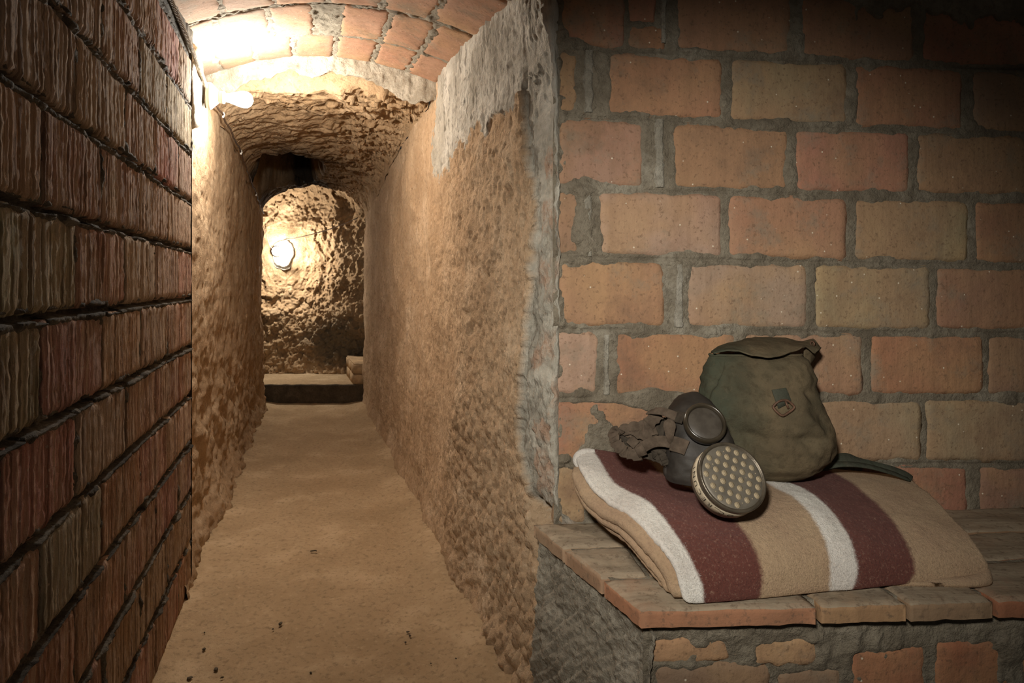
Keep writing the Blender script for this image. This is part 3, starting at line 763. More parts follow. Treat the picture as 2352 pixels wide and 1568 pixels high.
tile(-.045, .235, .002, .132, tcol(), True); tile(.243, .52, .002, .132, tcol()); tile(.528, .80, .002, .132, tcol(.8)); tile(.808, 1.09, .002, .132, tcol(.7)); tile(1.098, 1.38, .002, .132, tcol(.7)); tile(1.388, 1.64, .002, .132, tcol(.7))
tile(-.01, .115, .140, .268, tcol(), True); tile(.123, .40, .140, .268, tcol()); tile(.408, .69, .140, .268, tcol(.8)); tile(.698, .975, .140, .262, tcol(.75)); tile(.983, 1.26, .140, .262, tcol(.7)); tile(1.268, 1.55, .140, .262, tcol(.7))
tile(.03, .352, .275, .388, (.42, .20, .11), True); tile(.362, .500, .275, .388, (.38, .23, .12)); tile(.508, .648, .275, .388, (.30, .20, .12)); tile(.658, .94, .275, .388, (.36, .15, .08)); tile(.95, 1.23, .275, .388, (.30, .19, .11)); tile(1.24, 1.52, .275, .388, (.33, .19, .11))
# mortar under the tiles (recessed, seen in the joints)
aa, dd = np.meshgrid(np.linspace(0, 1, 150), np.linspace(.0, .380, 90)); ac = left_edge(dd) + .014 + aa * (1.5 - left_edge(dd)); q = np.stack([ac, dd, 0 * aa], -1)
grid_obj('bedding_mortar', B(ac, dd, BT - .0045 + .003 * fbm(q, 30, 3) - .014 * sstep(.45, .65, ac) * ((dd > .13) & (dd < .141)) - .02 * (dd > .379)), M['mortar'], bench)
# cement-rendered left side
tt, zz = np.meshgrid(np.linspace(0, 1, 150), np.linspace(-.01, BT - .026, 160)); q = np.stack([tt * .36, zz, 0 * tt], -1)
ac = -.035 + tt * .1285; dc = .0 + tt * .371
st = np.stack([tt * 4 + zz * 6, (zz - tt * .35) * 40, 0 * tt], -1)
off = .010 * fbm(q, 6, 3) + .005 * fbm(q, 26, 3) + .004 * ridged(st, 1, 2) + .0025 * fbm(q, 80, 3) + .02 * sstep(.40, .2, zz) * (1 - tt)
nrm = np.array([-.945, .326])           # outward from the side
P = B(ac, dc, zz); P[..., 0] += off * (E2[0] * nrm[0] + M2[0] * nrm[1]); P[..., 1] += off * (E2[1] * nrm[0] + M2[1] * nrm[1])
grid_obj('side_render', P, M['cement'], bench, flip=True)
# front: bricks showing through rough render
fr = []
for (x0, x1, y0, y1, col) in [(1490, 1672, 1462, 1514, (.50, .30, .155)), (1722, 1868, 1466, 1512, (.50, .31, .16)), (1940, 2108, 1476, 1580, (.42, .14, .07)), (2128, 2292, 1458, 1585, (.42, .145, .07)), (2318, 2480, 1455, 1585, (.38, .16, .08)), (2510, 2720, 1455, 1585, (.36, .17, .09)), (1500, 1760, 1526, 1640, (.24, .18, .12)), (1775, 1925, 1530, 1640, (.23, .17, .115))]:
    seed += 1; a0, z1 = on_wall(x0, y0, .355); a1, z0 = on_wall(x1, y1, .355); rc = (a0, a1, z0, z1); fr.append(rc)
    brick('brick', lambda A, d, Z: B(A, .357 + .03 * A + d, Z), rc, surf_front, M['brick'], col, bench, na=22, nb=10, seed=seed, wob=.008, rnd=.004)
A, Z = np.meshgrid(np.linspace(.080, 1.50, 392), np.linspace(.0, BT - .024, 130)); D = inside_dist(A, Z, fr); Q = np.stack([A, Z, 0 * A + 2], -1)
lo = fbm(Q, 8, 3); mid = fbm(Q, 26, 3); hi = fbm(Q, 70, 3)
hgt = .001 + .005 * lo + .004 * mid + .002 * hi + .004 * sstep(.1, .8, lo + .6 * mid) - .005 * sstep(0, .012, D) - .012 * sstep(.012, .035, D)
hgt = hgt - .014 * sstep(BT - .034, BT - .024, Z)
grid_obj('front_render', B(A, .357 + .03 * A + hgt, Z), M['mortar'], bench)

# ---------------------------------------------------------------- brick ledge in the far chamber
ledge = empty('brick_ledge', (-1.0, 5.6, .153)); tag(ledge, 'low plastered brick ledge on the raised floor at the right of the far chamber', 'ledge')
M['ledge'] = m_plain('ledge_brick', (.46, .31, .175), .9, .15, nscale=14, var=.3, bump=.6, bdist=.004)
def lbox(name, x0, x1, y0, y1, z0, z1):
    """bevelled block, its long sides following the corridor"""
    bv = .006; V = []
    for z, i in ((z0, 0), (z1 - bv, 0), (z1, bv)):
        for (x, y) in ((x0 + i, y0 + i), (x1 - i, y0 + i), (x1 - i, y1 - i), (x0 + i, y1 - i)):
            V.append((x - (y - 5.35) * .35 + R.uniform(-.003, .003), y + R.uniform(-.003, .003), z + R.uniform(-.002, .002)))
    Qd = [[0, 3, 2, 1], [8, 9, 10, 11]]
    for k in range(2):
        for j in range(4): Qd.append([k * 4 + j, k * 4 + (j + 1) % 4, k * 4 + 4 + (j + 1) % 4, k * 4 + 4 + j])
    return obj(name, quads_mesh(name, V, Qd), M['ledge'], ledge, smooth=False)
for row in range(2):
    y = 5.352 - (.13 if row else 0)
    while y < 5.90:
        y0 = max(y, 5.352); y1 = min(y + .262, 5.93)
        if y1 - y0 > .03: lbox('brick', -1.302, -1.165, y0, y1 - .008, .155 + .083 * row, .155 + .083 * row + .077)
        y += .262
lbox('infill', -1.163, -.80, 5.356, 5.92, .155, .312)
lbox('top_plaster', -1.298, -.80, 5.356, 5.925, .3145, .325)

# ================================================================== THINGS ON THE BENCH
def shell(name, P, thick, mat, parent, attrs=None, seg=5, flip=False):
    """closed sheet: grid P is the outer face, thickness goes against its normals, rims rounded"""
    h, w = P.shape[:2]
    du = np.gradient(P, axis=1); dv = np.gradient(P, axis=0); N = np.cross(du, dv); N /= np.linalg.norm(N, axis=-1)[..., None] + 1e-12
    if flip: N = -N
    th = np.broadcast_to(np.asarray(thick, float), (h, w))
    I = P - N * th[..., None]
    # border loop (clockwise in index space)
    loop = [(0, i) for i in range(w)] + [(j, w - 1) for j in range(1, h)] + [(h - 1, i) for i in range(w - 2, -1, -1)] + [(j, 0) for j in range(h - 2, 0, -1)]
    idx = np.array([j * w + i for j, i in loop]); o = P.reshape(-1, 3)[idx]; ii = I.reshape(-1, 3)[idx]
    inw = []
    for j, i in loop:
        jj = min(max(j, 1), h - 2); i2 = min(max(i, 1), w - 2); inw.append(P[jj, i2] - P[j, i])
    inw = np.array(inw); inw /= np.linalg.norm(inw, axis=1)[:, None] + 1e-12
    mid = (o + ii) / 2; r = np.linalg.norm(o - ii, axis=1)[:, None] / 2; nn = (o - ii) / (2 * r + 1e-12)
    rims = []
    for k in range(1, seg):
        a = math.pi * k / seg; rims.append(mid + nn * r * math.cos(a) - inw * r * math.sin(a))
    V = np.concatenate([P.reshape(-1, 3), I.reshape(-1, 3)] + rims)
    q = grid_quads(h, w); Qs = [q, q[:, ::-1] + h * w]
    rings = [idx] + [2 * h * w + k * len(idx) + np.arange(len(idx)) for k in range(seg - 1)] + [idx + h * w]
    for a, b in zip(rings[:-1], rings[1:]):
        Qs.append(np.stack([a, b, np.roll(b, -1), np.roll(a, -1)], -1))
    Q = np.concatenate(Qs)
    if flip: Q = Q[:, ::-1]
    at_ = {}
    for k, v in (attrs or {}).items():
        f = np.asarray(v).ravel(); at_[k] = np.concatenate([f, f] + [f[idx]] * (seg - 1))
    return obj(name, quads_mesh(name, V, Q, at_), mat, parent)
def resample(pts, n):
    pts = np.asarray(pts, float); d = np.concatenate([[0], np.cumsum(np.linalg.norm(np.diff(pts, axis=0), axis=1))]); t = np.linspace(0, d[-1], n)
    return np.stack([np.interp(t, d, pts[:, k]) for k in range(pts.shape[1])], -1)

# ---------------------------------------------------------------- striped wool blanket
def m_wool():
    m, t, b = nt('striped_wool', 1.0, .05); k = NB(t); p = k.pos()
    u = k.math('ADD', k.attr('u'), k.math('MULTIPLY', k.math('SUBTRACT', k.noise(p, 150, 3), .5), .012))
    be, wh, ma = (.50, .35, .215), (.87, .83, .755), (.150, .050, .038)
    nd = k.n('ShaderNodeValToRGB'); nd.color_ramp.interpolation = 'LINEAR'; e = nd.color_ramp.elements; w = .006
    st = [(0, wh), (1 / 6 - w, wh), (1 / 6 + w, ma), (2 / 6 - w, ma), (2 / 6 + w, be), (3 / 6 - w, be), (3 / 6 + w, wh), (4 / 6 - w, wh), (4 / 6 + w, ma), (5 / 6 - w, ma), (5 / 6 + w, be), (1, be)]
    while len(e) < len(st): e.new(.5)
    for i, (q, c) in enumerate(st): e[i].position = q; e[i].color = (*c, 1)
    k.link(u, nd.inputs[0]); c = nd.outputs[0]
    fibre = k.noise(k.pos(scale=(260, 160, 200)), 1, 4, .7)
    c = k.mix(k.ramp(fibre, [(.38, .17), (.50, 0)]), c, (.06, .035, .028)); c = k.mix(k.ramp(fibre, [(.55, 0), (.70, .25)]), c, (.66, .46, .32))
    c = k.mix(k.ramp(k.noise(p, 9, 3), [(.40, .16), (.60, 0)]), c, (.20, .07, .05))
    k.link(c, b.inputs['Base Color']); b.inputs['Sheen Weight'].default_value = .08
    k.bump(b, k.math('ADD', k.noise(p, 330, 4, .75), k.math('MULTIPLY', k.noise(p, 60, 4), .8)), .9, .0035); return m
M['wool'] = m_wool()
COLS = [
 [(1326, 1040), (1334, 1060), (1350, 1100), (1387, 1139), (1430, 1161), (1467, 1187), (1508, 1228), (1537, 1262), (1561, 1303), (1572, 1343), (1577, 1375), (1583, 1392)],
 [(1362, 1032), (1384, 1067), (1400, 1102), (1430, 1126), (1478, 1142), (1510, 1169), (1534, 1201), (1564, 1241), (1591, 1289), (1609, 1330), (1618, 1365), (1616, 1393)],
 [(1485, 1050), (1529, 1095), (1579, 1115), (1628, 1144), (1668, 1174), (1708, 1219), (1733, 1259), (1748, 1299), (1752, 1342), (1744, 1379)],
 [(1665, 1068), (1712, 1088), (1760, 1108), (1814, 1136), (1855, 1171), (1884, 1211), (1902, 1261), (1908, 1309), (1904, 1361)],
 [(1735, 1070), (1775, 1090), (1810, 1106), (1843, 1119), (1892, 1154), (1927, 1194), (1952, 1239), (1967, 1289), (1970, 1329), (1957, 1357)],
 [(1900, 1076), (1930, 1092), (1967, 1114), (2017, 1159), (2057, 1204), (2082, 1249), (2099, 1289), (2102, 1319), (2080, 1344)],
 [(2076, 1092), (2127, 1129), (2171, 1174), (2216, 1219), (2246, 1264), (2266, 1300), (2270, 1318), (2258, 1330)]]
YB = [1.385, 1.39, 1.405, 1.42, 1.425, 1.435, 1.44]; YFR = [1.045, 1.045, 1.06, 1.085, 1.09, 1.11, 1.125]
NR = 11; C = []
for px, yb, yf in zip(COLS, YB, YFR):
    q = resample(px, NR); t_ = np.linspace(0, 1, NR); g = np.sin(t_ * np.pi / 2) ** .95
    g = g * (1 - .0) ; Y = yb + (yf - yb) * g
    col = [at(x, y, yy) for (x, y), yy in zip(q, Y)]
    last = col[-1].copy(); last[2] = max(last[2], BT + .004)
    col[-1] = last
    C.append(col + [np.array([last[0] + .01, last[1] + .030, BT + .004]), np.array([last[0] + .03, last[1] + .11, BT + .004])])
C = np.array(C).transpose(1, 0, 2)          # rows back->front, columns left->right
NU, NW = 150, 190
P = bspline_grid(C, NU, NW)
uu = np.tile(np.linspace(0, 1, NW), (NU, 1)); vv = np.tile(np.linspace(0, 1, NU)[:, None], (1, NW))
q = P.copy()
P[..., 2] += (.0035 * fbm(q, 9, 3) + .0007 * fbm(q, 120, 2)) * sstep(.0, .1, vv) * sstep(.85, .7, vv)
P[..., 2] = np.maximum(P[..., 2], BT + .0035)
bl0 = tuple(float(x) for x in B(.45, .2, BT))
blanket = empty('wool_blanket', bl0); tag(blanket, 'folded beige wool blanket with white and maroon stripes lying on the bench', 'blanket')
top_P = P
shell('top_fold', P, .014, M['wool'], blanket, {'u': uu}, flip=True)
# folds lying underneath, seen at the open left end and under the right front
def under(k, drop, left, th, u0, u1, vmax, uval, rows=70, cols=60, wave=.006):
    v = np.linspace(.02, vmax, rows); u = np.linspace(u0, u1, cols)
    iv = v * (NU - 1); iu = u * (NW - 1)
    j = np.clip(iv.astype(int), 0, NU - 2); i = np.clip(iu.astype(int), 0, NW - 2); fv = (iv - j)[:, None, None]; fu = (iu - i)[None, :, None]
    g = lambda a, b: top_P[a][:, b]
    S = (g(j, i) * (1 - fv) + g(j + 1, i) * fv) * (1 - fu) + (g(j, i + 1) * (1 - fv) + g(j + 1, i + 1) * fv) * fu
    S = S.copy(); ff = (1 - np.linspace(0, 1, cols))[None, :] ** 2
    shift = left * ff * (.55 + .45 * np.sin(np.linspace(.15, np.pi * .95, rows)))[:, None]
    S[..., 0] -= shift * E2[0]; S[..., 1] -= shift * E2[1]
    S[..., 1] += .010 * k * sstep(.45, .8, v)[:, None]
    z = S[..., 2] - drop - wave * np.sin(v * 9 + k)[:, None] * ff
    S[..., 2] = np.maximum(z, BT + .004 + th + .001 * k)
    return shell('lower_fold', S, th, M['wool'], blanket, {'u': np.full(S.shape[:2], uval)}, flip=True)
under(1, .0165, .015, .021, .0, .55, .70, .42)
under(2, .039, .016, .014, .005, .55, .66, .42)
under(3, .055, .008, .012, .02, .5, .66, .42)
# white turned-back corner at the front and the loop at the back
pts = smooth_path([at(1496, 1296, 1.13), at(1520, 1318, 1.105), at(1552, 1348, 1.075), at(1572, 1368, 1.062)], 24)
S = np.stack([pts + np.array([-.004, 0, .012]) * 1.0, pts + np.array([.0, -.004, .004]), pts + np.array([.02, .01, -.004])], 1); S = np.stack([smooth_path(r, 10) for r in S])
S[..., 2] = np.maximum(S[..., 2], BT + .008)
shell('turned_corner', S, .006, M['wool'], blanket, {'u': np.zeros(S.shape[:2])})
lp_ = smooth_path([at(1366, 1036, 1.383), at(1346, 1037, 1.383), at(1331, 1043, 1.382), at(1324, 1054, 1.380), at(1327, 1066, 1.377), at(1336, 1078, 1.375)], 40)
hm = obj('rolled_hem', tube_mesh('rolled_hem', lp_, .0085 * np.sin(np.linspace(.25, 2.9, 40)) ** .5, 12), M['wool'], blanket)
hm.data.attributes.new('u', 'FLOAT', 'POINT').data.foreach_set('value', np.full(len(hm.data.vertices), .06, np.float32))
# lip of the lowest fold under the right front
pts = smooth_path([at(2030, 1356, 1.115), at(2110, 1348, 1.112), at(2190, 1345, 1.112), at(2240, 1343, 1.115), at(2262, 1332, 1.125), at(2262, 1318, 1.14)], 40)
a = np.linspace(-.5 * np.pi, 1.3 * np.pi, 14); rad = .0135 * np.sin(np.clip(np.linspace(.08, 1.0, 40), 0, 1) * np.pi / 2)
S = pts[:, None] + rad[:, None, None] * np.stack([0 * a, -np.cos(a) * 1.1 + .3, np.sin(a)], -1)[None]
S[..., 2] = np.maximum(S[..., 2], BT + .004)
shell('front_lip', S, .004, M['wool'], blanket, {'u': np.full(S.shape[:2], .95)})
# loose wool fibres standing off the cloth
rs = np.random.RandomState(5); nf = 26000
j = rs.randint(2, int(NU * .82), nf); i = rs.randint(0, NW - 2, nf)
base = top_P[j, i]; du = top_P[j, i + 1] - base; dv = top_P[j + 1, i] - base
nr = np.cross(dv, du); nr /= np.linalg.norm(nr, axis=1)[:, None] + 1e-12; nr *= np.sign(nr[:, 2:3] + 1e-6)
base = base + du * rs.rand(nf, 1) + dv * rs.rand(nf, 1)
tg = rs.normal(size=(nf, 3)); tg -= nr * (tg * nr).sum(1)[:, None]; tg /= np.linalg.norm(tg, axis=1)[:, None]; tg2 = np.cross(nr, tg)
L = rs.uniform(.0025, .006, (nf, 1)) * (1 + 1.2 * (rs.rand(nf, 1) > .96)); wd = .00013
p0 = base - nr * .0004; p1 = base + tg * L * .5 + nr * L * rs.uniform(.1, .35, (nf, 1)); p2 = p1 + tg * L * .35 + tg2 * L * rs.uniform(-.4, .4, (nf, 1)) + nr * L * rs.uniform(-.15, .15, (nf, 1))
V = np.stack([p0 - tg2 * wd, p0 + tg2 * wd, p1 - tg2 * wd, p1 + tg2 * wd, p2 - tg2 * wd * .4, p2 + tg2 * wd * .4], 1).reshape(-1, 3)
k6 = np.arange(nf)[:, None] * 6
Qf = np.concatenate([k6 + [0, 1, 3, 2], k6 + [2, 3, 5, 4]])
uf = np.repeat(np.clip(uu[j, i] + rs.normal(0, .004, nf), 0, 1), 6)
fz = obj('wool_fibres', quads_mesh('wool_fibres', V, Qf, {'u': uf}), M['wool'], blanket); fz['kind'] = 'stuff'

# ---------------------------------------------------------------- canvas bag
def m_canvas(name='bag_canvas', c0=(.150, .112, .066), c1=(.085, .066, .04), green=(.052, .060, .041), xg=None):
    m, t, b = nt(name, .95, .1); k = NB(t); p = k.pos()
    c = k.mix(k.ramp(k.noise(p, 11, 4, .6), [(.36, 0), (.64, 1)]), c1, c0)
    g = k.ramp(k.noise(p, 14, 4), [(.48, 0), (.62, .55)])
    if xg:
        gs = k.n('ShaderNodeNewGeometry'); sx = k.n('ShaderNodeSeparateXYZ'); k.link(gs.outputs['Position'], sx.inputs[0])
        mr = k.n('ShaderNodeMapRange'); mr.inputs[1].default_value = xg[0]; mr.inputs[2].default_value = xg[1]; mr.inputs[3].default_value = 1; mr.inputs[4].default_value = 0
        k.link(k.math('ADD', sx.outputs[0], k.math('MULTIPLY', k.math('SUBTRACT', k.noise(p, 16, 4), .5), .10)), mr.inputs[0]); g = k.math('MAXIMUM', k.math('MULTIPLY', g, .35), k.math('MULTIPLY', mr.outputs[0], .9))
    c = k.mix(g, c, green)
    c = k.mix(k.ramp(k.noise(p, 60, 5, .7), [(.36, .4), (.5, 0)]), c, tuple(x * .5 for x in c1)); c = k.mix(k.ramp(k.noise(p, 24, 5, .7), [(.60, 0), (.76, .4)]), c, (.19, .15, .10))
    k.link(c, b.inputs['Base Color'])
    w = k.math('ADD', k.noise(k.pos(scale=(900, 900, 200)), 1, 1), k.noise(k.pos(scale=(200, 200, 900)), 1, 1))
    k.bump(b, k.math('ADD', k.math('MULTIPLY', w, .2), k.noise(p, 45, 5, .6)), .6, .004); return m
M['canvas'] = m_canvas(xg=(.41, .50)); M['canvas_green'] = m_canvas('green_webbing', (.075, .075, .055), (.05, .052, .038), (.06, .07, .05))
bag0 = at(1760, 1098, 1.34); bag = empty('canvas_bag', tuple(bag0)); tag(bag, 'olive canvas satchel with open flap standing on the blanket against the brick wall', 'bag')
# rows: photo y, left x, right x, depth of the middle, half thickness
BR = [(814, 1630, 1840, 1.350, .020), (830, 1631, 1846, 1.345, .030), (860, 1631, 1858, 1.338, .042), (900, 1622, 1873, 1.330, .052), (945, 1620, 1884, 1.326, .058), (990, 1624, 1893, 1.325, .060), (1030, 1630, 1896, 1.325, .060), (1060, 1640, 1893, 1.328, .056), (1082, 1655, 1880, 1.334, .044)]
nA = 96; rows = []
tilt = [0, .02, .04, .05, .06, .06, .06, .06, .07]
for (y, xl, xr, yc, ht) in BR:
    cx = (xl + xr) / 2; hx = (xr - xl) / 2 / F * yc
    ctr = at(cx, y, yc); a = np.linspace(0, 2 * np.pi, nA, endpoint=False); e = .62
    ca, sa = np.cos(a), np.sin(a)
    rows.append(np.stack([ctr[0] + hx * np.sign(ca) * np.abs(ca) ** e, ctr[1] - ht * np.sign(sa) * np.abs(sa) ** .8, np.full(nA, ctr[2]) - .012 * (y > 1000) * ca * -1 * (y - 1000) / 80], -1))
Rw = np.array(rows)
Rw = np.stack([smooth_path(Rw[:, k], 90) for k in range(nA)], 1)
q = Rw.copy(); vv = np.linspace(0, 1, 90)[:, None] * np.ones((1, nA))
fold = .008 * ridged(np.stack([q[..., 0] * 14 + q[..., 2] * 7, q[..., 2] * 10, q[..., 1] * 6], -1), 1, 2) + .009 * fbm(q, 11, 3) + .0014 * fbm(q, 40, 3)
fold = fold * sstep(.0, .12, vv)
# long slack creases: under the tab, across the belly, down the left gusset
def crease(x0, y0, x1, y1, wdt, dep):
    A_ = np.array([at(x0, y0, 1.29)[0], at(x0, y0, 1.29)[2]]); B_ = np.array([at(x1, y1, 1.29)[0], at(x1, y1, 1.29)[2]]); d = B_ - A_; ln = np.linalg.norm(d); d /= ln
    rx = q[..., 0] - A_[0]; rz = q[..., 2] - A_[1]; s = rx * d[0] + rz * d[1]; n_ = -rx * d[1] + rz * d[0]
    return dep * np.exp(-(n_ / wdt) ** 2) * sstep(-.02, .02, s) * sstep(ln + .02, ln - .02, s) * (q[..., 1] < 1.335)
fold = fold - crease(1672, 838, 1640, 905, .0035, .011) - crease(1640, 905, 1634, 940, .0035, .010) + crease(1700, 880, 1650, 1010, .018, .007)
fold = fold - crease(1690, 985, 1760, 1005, .010, .008) - crease(1760, 1005, 1880, 1000, .010, .006) + crease(1700, 955, 1830, 960, .02, .006) - crease(1790, 885, 1870, 905, .009, .006) + crease(1835, 960, 1885, 1010, .008, .005) + crease(1770, 860, 1850, 840, .014, .005)
cen = Rw.mean(1, keepdims=True); out = Rw - cen; out[..., 2] = 0; out /= np.linalg.norm(out, axis=-1)[..., None] + 1e-9
Rw = Rw + out * fold[..., None]
rim_in = Rw[:1] - out[:1] * .004 - np.array([0, 0, .002]); deep = Rw[:1] * .35 + cen[:1] * .65 - np.array([0, 0, .06])
bot1 = Rw[-1:] * .8 + cen[-1:] * .2 - np.array([0, 0, .010]); bot2 = Rw[-1:] * .05 + cen[-1:] * .95 - np.array([0, 0, .012])
Rw2 = np.concatenate([deep, rim_in, Rw, bot1, bot2])
grid_obj('body', Rw2, M['canvas'], bag, wrap_w=True)
# rolled hem along the mouth
hem = Rw[0][: nA // 2 + 6]; obj('hem', tube_mesh('hem', hem + np.array([0, -.001, .0]), .0028, 8), M['canvas'], bag)
# open flap folded back over the mouth
fb = [at(1634, 806, 1.375), at(1662, 790, 1.385), at(1700, 780, 1.39), at(1728, 774, 1.395), at(1800, 775, 1.40), at(1842, 782, 1.40), at(1868, 779, 1.39), at(1884, 795, 1.375)]
fm = [at(1634, 808, 1.345), at(1662, 797, 1.345), at(1700, 792, 1.34), at(1728, 792, 1.335), at(1790, 793, 1.335), at(1835, 792, 1.345), at(1862, 793, 1.352), at(1881, 803, 1.352)]
ff_ = [at(1640, 809, 1.325), at(1662, 804, 1.318), at(1700, 806, 1.308), at(1735, 814, 1.300), at(1778, 817, 1.298), at(1820, 806, 1.315), at(1850, 795, 1.335), at(1872, 812, 1.345)]
S = bspline_grid([fb, fm, ff_], 26, 70); S[..., 2] += .0022 * fbm(S, 30, 3)
shell('flap', S, .0035, M['canvas'], bag, flip=True)
ear = bspline_grid([[at(1848, 797, 1.36), at(1868, 795, 1.36), at(1884, 797, 1.372)], [at(1846, 815, 1.365), at(1862, 815, 1.37), at(1874, 812, 1.385)], [at(1848, 838, 1.37), at(1854, 843, 1.375), at(1858, 838, 1.39)]], 18, 14)
shell('flap_ear', ear, .003, M['canvas'], bag)
M['rust'] = m_plain('rusty_metal', (.12, .065, .04), .6, .4, .4, nscale=60, var=.4, bump=.3)
e0 = at(1866, 789, 1.357); obj('eyelet', lathe_mesh('eyelet', [(0, .0045), (.0015, .0068), (.0015, .0035), (0, .0030)], e0, (.25, -.9, .35), 16), M['rust'], bag)
# webbing tab with its rusty buckle
tp = smooth_path([at(1789, 893, 1.2705), at(1793, 903, 1.266), at(1797, 914, 1.264), at(1801, 924, 1.264), at(1802, 930, 1.267)], 18)
tb = obj('tab', ribbon_mesh('tab', tp, (.1, -1, .1), .030, .003), M['canvas_green'], bag)
kp = np.array([at(1775, 934, 1.262), at(1784, 945, 1.259), at(1797, 954, 1.257), at(1810, 948, 1.258), at(1824, 936, 1.261), at(1818, 927, 1.262), at(1806, 919, 1.262), at(1788, 922, 1.262)])
kk = smooth_path(np.vstack([kp, kp[:1]]), 64); obj('buckle', tube_mesh('buckle', kk, .0026, 8, caps=False), M['rust'], tb)
obj('buckle_bar', tube_mesh('buckle_bar', [at(1804, 921, 1.262), at(1811, 938, 1.259)], .0022, 8), M['rust'], tb)
# shoulder strap trailing over the blanket to the right
sp_ = smooth_path([at(1872, 1076, 1.36), at(1898, 1070, 1.365), at(1925, 1056, 1.375), at(1948, 1051, 1.385), at(1972, 1060, 1.39), at(2006, 1069, 1.395), at(2045, 1079, 1.40), at(2078, 1091, 1.405), at(2094, 1101, 1.41)], 70)
tw = np.linspace(0, 1, 70); ups = np.stack([0 * tw, -.85 + .5 * tw, .55 + .4 * np.sin(tw * 5)], -1)
obj('shoulder_strap', ribbon_mesh('shoulder_strap', sp_, ups, .030 * (1 - .45 * tw) * (1 - .45 * np.exp(-((tw - .05) / .12) ** 2)) , .004), M['canvas_green'], bag)
sp2 = smooth_path([at(1885, 1074, 1.355), at(1930, 1066, 1.36), at(1985, 1069, 1.37), at(2040, 1083, 1.385), at(2086, 1100, 1.40)], 50)
obj('shoulder_strap', ribbon_mesh('shoulder_strap', sp2, np.stack([0 * tw[:50], -.4 + 0 * tw[:50], 1 + 0 * tw[:50]], -1), .016, .0035), M['canvas_green'], bag)

# ---------------------------------------------------------------- gas mask with its filter
M['rubber'] = m_plain('rubber', (.034, .029, .024), .62, .35, nscale=22, var=.35, bump=.35, bdist=.002)
M['elastic'] = m_plain('elastic', (.092, .068, .049), .95, .1, nscale=60, var=.25, bump=.6, bdist=.002)
M['elastic_dark'] = m_plain('elastic_dark', (.05, .04, .03), .95, .1, nscale=60, var=.25, bump=.6, bdist=.002)
M['ringmetal'] = m_plain('ring_metal', (.040, .031, .020), .28, .5, .0, nscale=30, var=.25, bump=0)
def m_lens():
    m, t, b = nt('lens', .35, .5); k = NB(t); p = k.pos(); c = k.mix(k.ramp(k.noise(p, 60, 4), [(.4, 0), (.6, 1)]), (.055, .045, .035), (.072, .06, .047)); k.link(c, b.inputs['Base Color']); return m
M['lens'] = m_lens()
mask = empty('gas_mask', tuple(at(1600, 1095, 1.22))); tag(mask, 'old dark rubber gas mask with round eyepiece, loose head straps and a perforated filter', 'gas mask')
FR = [(900, 1590, 1602, 1.262, .006), (908, 1572, 1614, 1.258, .020), (922, 1552, 1628, 1.250, .036), (945, 1538, 1646, 1.243, .050), (975, 1533, 1660, 1.236, .058), (1005, 1531, 1672, 1.230, .062), (1035, 1530, 1678, 1.226, .064), (1062, 1528, 1672, 1.222, .062), (1082, 1527, 1662, 1.220, .058), (1096, 1528, 1654, 1.220, .052)]
nA = 72; rows = []
for (y, xl, xr, yc, ht) in FR:
    ctr = at((xl + xr) / 2, y, yc); hx = (xr - xl) / 2 / F * yc; a = np.linspace(0, 2 * np.pi, nA, endpoint=False); ca, sa = np.cos(a), np.sin(a)
    rows.append(np.stack([ctr[0] + hx * np.sign(ca) * np.abs(ca) ** .6, ctr[1] - ht * np.sign(sa) * np.abs(sa) ** .85 * (1 + .15 * ca), np.full(nA, ctr[2])], -1))
Fw = np.array(rows); Fw = np.stack([smooth_path(Fw[:, k], 66) for k in range(nA)], 1); q = Fw.copy()
cen = Fw.mean(1, keepdims=True); out = Fw - cen; out[..., 2] = 0; out /= np.linalg.norm(out, axis=-1)[..., None] + 1e-9
Fw = Fw + out * (.004 * fbm(q, 16, 3) + .003 * ridged(np.stack([q[..., 0] * 18, q[..., 2] * 22, q[..., 1] * 9], -1), 1, 2))[..., None]
Fw = np.concatenate([Fw[:1] * .02 + cen[:1] * .98, Fw, Fw[-1:] * .02 + cen[-1:] * .98])
grid_obj('facepiece', Fw, M['rubber'], mask, wrap_w=True)
en = np.array([.02, -.80, .58]); en /= np.linalg.norm(en); ec = at(1620, 970, 1.170)
rim = obj('eyepiece', lathe_mesh('eyepiece', [(-.018, .030), (-.012, .037), (-.004, .0382), (.002, .0372), (.0045, .0345), (.0046, .0330), (.002, .0312), (-.002, .0306), (-.006, .0306)], ec, en, 48), M['ringmetal'], mask)
obj('lens', lathe_mesh('lens', [(-.004, .0310), (-.0025, .028), (-.0012, .018), (-.0008, .008), (-.0006, .0003)], ec, en, 40), M['lens'], rim)
def strap(name, pts, w, mat, parent=mask, up=None, n=40, crinkle=0.0, thick=.003):
    pp = smooth_path([at(*p) for p in pts], n); ups = np.array(up if up is not None else (.0, -1, .25))
    ups = np.tile(ups, (n, 1)).astype(float) if ups.ndim == 1 else smooth_path(ups, n)
    if crinkle:
        t_ = np.linspace(0, 1, n); pp = pp + crinkle * np.stack([fbm(pp, 70, 2), np.sin(t_ * n * .95) * .45 + 1.6 * fbm(pp + 3, 60, 2), fbm(pp + 7, 70, 2)], -1); w = np.broadcast_to(w, (n,)) * (1 + .12 * np.sin(t_ * n * .95 + 1))
    return obj(name, ribbon_mesh(name, pp, ups, w, thick), mat, parent)
# buckle patches sewn on the cheek
strap('patch', [(1541, 1017, 1.186), (1552, 1020, 1.179), (1566, 1024, 1.171), (1578, 1029, 1.166)], .027, M['elastic'], n=16, up=(.1, -1, .15))
strap('patch', [(1549, 955, 1.205), (1558, 957, 1.196), (1570, 960, 1.186)], .022, M['elastic_dark'], n=14)
